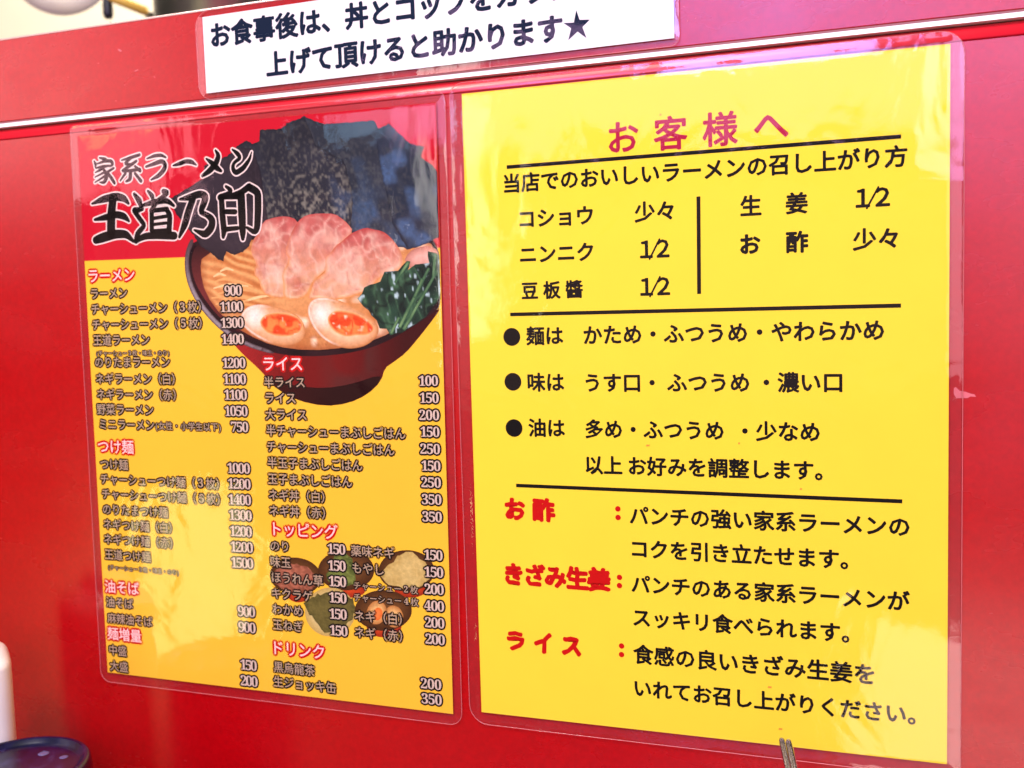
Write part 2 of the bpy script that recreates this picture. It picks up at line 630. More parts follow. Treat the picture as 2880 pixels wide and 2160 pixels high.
def film(parent, outline, paper, seed, mat=None, step=4.0, swell=0.08):
    """laminating pouch: follows the paper, dips to the panel round it, gently wavy"""
    px0, py0, px1, py1 = paper
    xs = [q[0] for q in outline]
    ys = [q[1] for q in outline]
    pts = [Vector(q) for q in outline]
    n = len(pts)
    edges = [(i, (i + 1) % n) for i in range(n)]
    gx, gy = np.meshgrid(np.arange(min(xs) + 1.2, max(xs), step), np.arange(min(ys) + 1.2, max(ys), step))
    gx, gy = gx.ravel(), gy.ravel()
    # finer rings along the paper edge
    ex, ey = [], []
    for d in (-1.5, -0.7, 0.0, 0.7, 1.5, 2.4, 3.4, 4.6):
        a = np.arange(px0 - d, px1 + d, 2.0)
        b = np.arange(py0 - d, py1 + d, 2.0)
        ex += list(a) + list(a) + [px0 - d] * len(b) + [px1 + d] * len(b)
        ey += [py0 - d] * len(a) + [py1 + d] * len(a) + list(b) + list(b)
    gx = np.r_[gx, ex]
    gy = np.r_[gy, ey]
    ok = inside(gx, gy, outline)
    gx, gy = gx[ok], gy[ok]
    ok = edge_dist(gx, gy, outline) > 0.4
    gx, gy = gx[ok], gy[ok]
    pts += [Vector((a, b)) for a, b in zip(gx, gy)]
    vo, eo, fo, _, _, _ = delaunay_2d_cdt(pts, edges, [], 1, 1e-4)
    V = np.array([(v.x, v.y) for v in vo])
    x, y = V[:, 0], V[:, 1]
    od = np.maximum.reduce([px0 - x, x - px1, py0 - y, y - py1])      # >0 outside the paper
    wave_ = (vnoise(x, y, 31, seed) - 0.5) * 2 * swell + (vnoise(x, y, 13, seed + 3) - 0.5) * swell * 0.7
    h = 0.34 + wave_
    t = np.clip((od + 0.7) / 5.0, 0, 1)
    t = t * t * (3 - 2 * t)
    rim_w = (vnoise(x, y, 17, seed + 9) - 0.5) * 0.30
    h = h * (1 - t) + (-0.12 + rim_w) * t
    me = bpy.data.meshes.new("film")
    me.from_pydata(np.c_[V, h].dot(np.diag([MM] * 3)).tolist(), [], [tuple(f) for f in fo])
    me.materials.append(mat or M_film)
    me.polygons.foreach_set("use_smooth", [True] * len(me.polygons))
    at = me.attributes.new("rim", 'FLOAT', 'POINT')
    at.data.foreach_set("value", np.clip(od / 0.5, 0, 1).astype(np.float32))
    me.update()
    if me.polygons[0].normal.z < 0:
        me.flip_normals()
    o = bpy.data.objects.new("film", me)
    COL.objects.link(o)
    o.parent = parent
    # cut edge of the pouch: thin raised rim
    ring = []
    m = len(outline)
    vv, ff = [], []
    for i in range(m):
        a, b = np.array(outline[i - 1]), np.array(outline[(i + 1) % m])
        tdir = (b - a) / (np.hypot(*(b - a)) + 1e-9)
        nn = np.array([tdir[1], -tdir[0]])
        p = np.array(outline[i])
        hz = -0.12 + (vnoise([p[0]], [p[1]], 17, seed + 9)[0] - 0.5) * 0.30
        for k, (dn, dz) in enumerate(((0.16, 0), (0, 0.14), (-0.16, 0), (0, -0.14))):
            q = p + nn * dn
            vv.append((q[0] * MM, q[1] * MM, (hz + dz) * MM))
    for i in range(m):
        j = (i + 1) % m
        for k in range(4):
            l = (k + 1) % 4
            ff.append((4 * i + k, 4 * j + k, 4 * j + l, 4 * i + l))
    mesh_obj("film_edge", vv, ff, M_film_edge, parent, smooth=True)
    return o


def dense(outline, step=6.0):
    out = []
    for i in range(len(outline)):
        a, b = np.array(outline[i]), np.array(outline[(i + 1) % len(outline)])
        n = max(1, int(np.hypot(*(b - a)) / step))
        for k in range(n):
            out.append(tuple(a + (b - a) * k / n))
    return out


# ------------------------------------------------------------------ data measured on the cards (mm, card axes: text, left, right, middle height, letter size)
D_R_head = [["お客様へ",70.0,147.1,271.1,15.31]]
D_R_text = [["当店でのおいしいラーメンの召し上がり方",19.8,193.8,254.3,0],["コショウ",27.0,61.5,237.7,0],["少々",81.0,98.1,237.7,0],["ニンニク",26.7,61.3,221.3,0],["1/2",83.2,95.9,221.1,10.02],["1/2",83.0,95.9,204.5,10.08],["豆板醬",27.0,56.0,204.6,8.47],["生姜",127.3,154.7,237.7,9.36],["1/2",174.3,187.2,238.1,9.87],["少々",173.1,190.3,221.2,0],["麺は",28.6,46.1,183.6,0],["かため・ふつうめ・やわらかめ",56.3,184.9,183.5,0],["味は",28.7,46.0,162.0,0],["うす口・ ふつうめ ・濃い口",56.7,168.3,161.7,0],["油は",28.5,45.8,140.6,0],["多め・ふつうめ  ・少なめ",56.1,159.1,140.4,0],["以上 お好みを調整します。",55.8,160.2,123.7,0],["パンチの強い家系ラーメンの",76.1,194.9,100.9,0],["コクを引き立たせます。",76.8,170.5,85.5,0],["パンチのある家系ラーメンが",76.3,195.1,69.0,0],["スッキリ食べられます。",76.8,170.9,53.3,0],["食感の良いきざみ生姜を",76.5,181.0,36.0,0],["いれてお召し上がりください。",76.8,197.5,19.9,0]]
D_R_bold = [["お酢",127.1,154.8,221.4,9.41]]
D_R_red = [["お酢",15.9,39.6,101.5,10.92],["きざみ生姜",14.9,65.7,69.9,10.94],["ライス",14.9,51.0,37.4,10.6]]
D_R_dots = [[[21.3,183.3],4.9],[[21.2,162.2],4.9],[[21.1,140.3],4.9],[[70.4,103.6],1.5],[[70.4,99.6],1.5],[[70.5,71.6],1.5],[[70.4,67.7],1.5],[[70.8,39.2],1.5],[[70.7,35.1],1.5]]
D_R_rules = [[[21.2,261.8],[191.7,262.1]],[[20.8,193.8],[191.7,193.4]],[[21.3,112.9],[192.3,111.6]],[[109.2,243.0],[108.9,200.7]]]
D_L_red = [["ラーメン",2.3,32.4,221.7,0],["つけ麺",2.2,25.8,128.4,0],["油そば",1.5,24.4,49.6,0],["麺増量",1.5,24.3,22.8,0],["ライス",109.9,132.5,173.8,0],["トッピング",111.7,149.1,88.0,0],["ドリンク",109.3,138.8,24.5,0]]
D_L_item = [["ラーメン",3.1,26.9,212.1,0],["チャーシューメン（3枚）",2.9,73.4,203.7,0],["チャーシューメン（5枚）",2.9,73.5,195.2,0],["王道ラーメン",2.9,39.9,186.8,0],["のりたまラーメン",3.4,52.2,174.8,0],["ネギラーメン（白）",3.3,54.8,165.7,0],["ネギラーメン（赤）",3.4,55.0,157.2,0],["野菜ラーメン",2.8,40.1,148.9,0],["ミニラーメン",4.2,40.1,140.7,0],["つけ麺",3.1,21.5,118.5,0],["チャーシューつけ麺（3枚）",2.7,79.5,110.2,0],["チャーシューつけ麺（5枚）",3.1,79.6,101.9,0],["のりたまつけ麺",3.1,46.2,93.3,0],["ネギつけ麺（白）",3.0,48.1,84.9,0],["ネギつけ麺（赤）",2.7,48.1,76.5,0],["王道つけ麺",2.7,33.3,67.9,0],["油そば",1.8,20.0,40.7,0],["麻辣油そば",2.1,32.3,31.6,0],["中盛",2.1,13.8,13.3,0],["大盛",2.0,14.2,4.2,0],["半ライス",109.9,133.6,164.3,0],["ライス",110.3,127.9,156.2,0],["大ライス",109.9,133.9,147.7,0],["半チャーシューまぶしごはん",110.0,188.7,139.3,0],["チャーシューまぶしごはん",110.1,182.5,131.0,0],["半玉子まぶしごはん",110.0,164.5,122.7,0],["玉子まぶしごはん",109.8,158.4,114.2,0],["ネギ丼（白）",109.9,142.4,105.8,0],["ネギ丼（赤）",109.8,142.4,97.5,0],["のり",109.7,120.1,78.9,0],["味玉",109.3,121.2,70.5,0],["ほうれん草",109.7,139.8,62.2,0],["キクラゲ",109.3,133.2,53.7,0],["わかめ",109.3,127.1,45.3,0],["玉ねぎ",109.1,126.9,37.0,0],["薬味ネギ",156.6,180.6,79.1,0],["もやし",157.1,174.4,70.3,0],["ネギ（白）",157.4,183.6,45.6,0],["ネギ（赤）",157.1,183.5,37.0,0],["黒烏龍茶",108.5,132.8,14.1,0],["生ジョッキ缶",108.0,144.9,6.2,0]]
D_L_small = [["(女性・小学生以下)",41.2,82.4,140.5,0],["チャーシュー2枚",157.4,193.1,61.2,0],["チャーシュー4枚",157.3,193.1,55.1,0]]
D_L_note = [["(チャーシュー3枚・味玉・のり)",4.6,52.2,179.6,0],["(チャーシュー3枚・味玉・のり)",4.5,51.2,60.6,0]]
D_L_price = [["900",88.5,98.8,211.5,7.21],["1100",85.4,99.1,203.2,7.23],["1300",85.4,99.1,194.9,7.25],["1400",85.4,98.9,186.5,7.27],["1200",85.3,99.2,174.1,7.3],["1100",85.4,99.1,165.7,7.33],["1100",85.5,99.2,157.5,7.35],["1050",85.3,99.2,149.0,7.37],["750",88.7,99.2,140.7,7.38],["1000",85.3,99.1,118.9,7.44],["1200",85.3,99.1,110.6,7.46],["1400",85.1,98.9,102.2,7.48],["1300",85.1,99.0,93.9,7.51],["1200",85.1,98.6,85.3,7.53],["1200",85.1,98.8,76.9,7.55],["1500",85.0,98.6,68.4,7.57],["900",87.8,98.4,42.3,7.63],["900",87.7,98.3,33.7,7.65],["150",87.9,98.0,13.2,7.7],["200",87.6,98.1,4.5,7.73],["100",197.0,207.0,165.3,6.83],["150",197.1,207.1,157.0,6.85],["200",196.6,207.1,148.6,6.87],["150",197.0,207.0,140.4,6.89],["250",196.6,207.0,132.0,6.91],["150",197.0,207.0,123.7,6.93],["250",196.6,207.0,115.5,6.95],["350",196.6,207.0,107.1,6.97],["350",196.6,207.0,98.5,6.99],["150",143.2,153.3,79.2,7.28],["150",143.1,153.2,70.6,7.3],["150",143.2,153.1,62.4,7.32],["150",143.0,153.0,53.9,7.35],["150",142.8,152.8,45.4,7.37],["150",142.7,152.9,36.7,7.39],["150",196.9,206.8,79.4,7.03],["150",196.8,206.9,70.9,7.05],["200",196.6,206.9,62.3,7.08],["400",196.2,206.8,53.9,7.1],["200",196.3,206.7,45.4,7.12],["200",196.3,206.7,37.0,7.14],["200",193.0,204.1,14.0,7.21],["350",193.2,204.1,6.2,7.23]]
D_N_text = [["お食事後は、丼とコップをカウンターに",4.4,224.9,26.2,0],["上げて頂けると助かります",36.2,189.3,10.4,0]]
D_N_star = [[196.3,17.2],[197.7,12.8],[202.4,12.3],[198.9,9.5],[200.7,4.4],[196.6,7.8],[192.2,4.5],[193.7,9.6],[190.2,12.3],[195.0,11.9]]
D_L_title = {"家":[[[13.7,284.4,1.03],[17.2,283.5,2.06],[18.9,282.4,1.54]],[[10.1,282.8,1.14],[11.1,281.0,1.96],[10.5,279.6,0.72]],[[12.1,281.4,1.03],[17.1,282.4,1.75],[21.5,282.3,2.05],[22.3,280.3,2.26],[20.4,279.4,0.93]],[[11.0,279.1,1.03],[15.8,279.7,1.75],[19.9,279.8,1.34]],[[16.9,279.7,1.55],[13.9,278.0,1.76],[10.3,276.8,0.72]],[[15.7,278.4,1.55],[17.4,276.4,2.17],[17.8,273.6,2.48],[15.9,271.1,2.17],[12.9,271.5,0.72]],[[16.4,276.5,1.44],[10.1,274.4,0.83]],[[16.6,274.5,1.45],[9.9,271.6,0.93]],[[22.7,278.4,1.44],[18.8,276.7,1.65]],[[18.5,276.3,1.55],[21.1,272.9,2.27],[22.7,270.5,1.85]]],"系":[[[39.7,284.2,1.83],[34.5,283.2,1.93],[28.0,282.1,0.92]],[[33.8,282.7,1.63],[29.7,280.2,1.74],[34.3,279.4,1.63]],[[37.5,281.1,1.63],[32.5,278.6,1.94],[27.1,276.3,1.33],[34.1,276.4,1.84],[39.3,276.7,1.93]],[[36.5,278.5,1.43],[39.6,275.9,2.03]],[[33.5,276.2,2.25],[33.0,271.9,2.45],[30.3,270.9,1.33]],[[30.1,275.1,1.74],[26.5,271.5,1.13]],[[36.3,274.7,1.73],[39.8,270.6,2.14]]],"ラ":[[[44.4,281.9,1.01],[49.3,283.1,2.02],[53.8,283.1,2.01],[56.3,281.7,1.11]],[[43.6,277.8,1.42],[49.0,279.0,2.22],[53.9,280.2,2.52],[56.0,277.9,2.52],[54.4,275.0,2.72],[50.9,272.5,2.43],[46.3,270.8,1.01]]],"ー":[[[60.4,277.2,0.9],[64.0,277.8,2.2],[69.0,279.0,2.49],[72.3,278.4,2.49],[74.8,276.6,0.9]]],"メ":[[[86.9,283.2,1.28],[88.8,280.5,2.85],[86.8,276.6,3.36],[82.9,273.2,3.27],[78.3,270.9,1.79]],[[81.1,279.4,1.09],[84.2,277.2,2.77],[87.2,274.3,3.26],[89.7,272.7,1.78]]],"ン":[[[97.0,283.0,1.08],[99.8,280.9,2.64],[101.7,278.5,2.15],[97.5,276.3,1.86],[96.5,273.7,2.36],[98.3,270.9,2.85],[103.1,273.3,2.84],[107.0,277.5,1.85],[108.3,281.0,0.58]]],"王":[[[7.2,260.4,1.36],[14.6,262.4,3.94],[23.4,263.4,4.54],[28.6,262.2,4.01],[31.1,259.3,1.75]],[[21.1,262.1,4.96],[19.4,253.7,5.5],[18.7,243.8,5.52]],[[8.4,251.8,1.67],[15.1,252.6,3.54],[22.8,254.0,4.04],[28.0,252.7,4.03],[30.8,250.0,1.55]],[[8.4,240.9,4.41],[13.2,242.1,5.44],[21.5,243.6,4.99],[28.5,243.3,4.45],[33.0,239.2,1.76]]],"道":[[[43.9,265.1,1.63],[46.4,262.6,2.95],[46.9,260.5,1.93]],[[53.8,264.4,2.94],[56.6,263.6,2.83],[52.4,261.2,2.43],[47.8,258.8,2.34]],[[39.8,257.7,1.84],[47.8,259.2,3.36],[55.7,259.7,3.34],[59.8,256.6,1.72]],[[48.9,258.7,2.34],[45.4,254.8,2.86]],[[45.7,254.7,2.86],[45.1,244.3,2.87]],[[54.6,255.2,2.54],[57.1,252.3,3.35],[56.0,243.4,3.36]],[[45.8,254.7,2.45],[55.4,255.1,2.74]],[[46.7,250.7,2.04],[54.7,251.4,2.03]],[[46.5,247.5,1.84],[54.4,247.9,1.83]],[[45.7,244.0,2.25],[55.3,244.2,2.24]],[[35.1,264.0,2.05],[38.2,260.2,3.89],[38.7,257.7,2.25]],[[35.0,255.3,3.9],[39.8,255.9,2.25]],[[35.0,254.6,2.88],[38.2,250.4,2.88],[40.9,247.3,2.77],[35.7,243.1,3.3],[34.6,239.1,2.79]],[[34.6,239.6,2.79],[41.1,241.8,3.8],[49.0,241.6,3.89],[59.1,241.1,4.37]]],"乃":[[[63.6,259.7,1.31],[69.6,260.3,3.71],[76.3,261.9,3.89],[80.0,260.5,4.29],[77.7,255.4,3.7],[75.8,252.4,3.11],[79.5,251.2,2.8],[83.2,248.5,4.19],[82.5,244.3,4.3],[78.4,240.7,4.22],[71.7,243.5,1.21]],[[71.8,259.3,3.81],[68.8,253.6,4.23],[66.2,246.8,4.24],[62.3,240.3,1.73]]],"印":[[[92.2,264.7,1.68],[95.3,262.5,2.76],[93.5,260.8,2.77],[88.5,259.3,3.67]],[[89.2,259.3,3.27],[89.3,250.3,3.68],[89.9,242.1,3.69],[89.2,239.2,2.2]],[[91.2,259.1,2.08],[99.2,259.2,3.05]],[[90.3,252.0,2.68],[97.0,251.6,2.87]],[[90.4,243.0,2.79],[98.2,243.3,2.28]],[[101.0,259.6,4.53],[101.0,249.7,4.64],[101.0,240.7,3.86],[100.9,237.8,2.28]],[[96.1,259.8,3.06],[101.5,261.3,3.24],[105.9,263.8,3.62]],[[106.3,263.3,4.01],[111.0,260.8,4.1],[110.6,251.5,4.12],[109.7,243.0,3.74],[108.4,240.3,3.15],[103.7,243.3,1.68]]]}
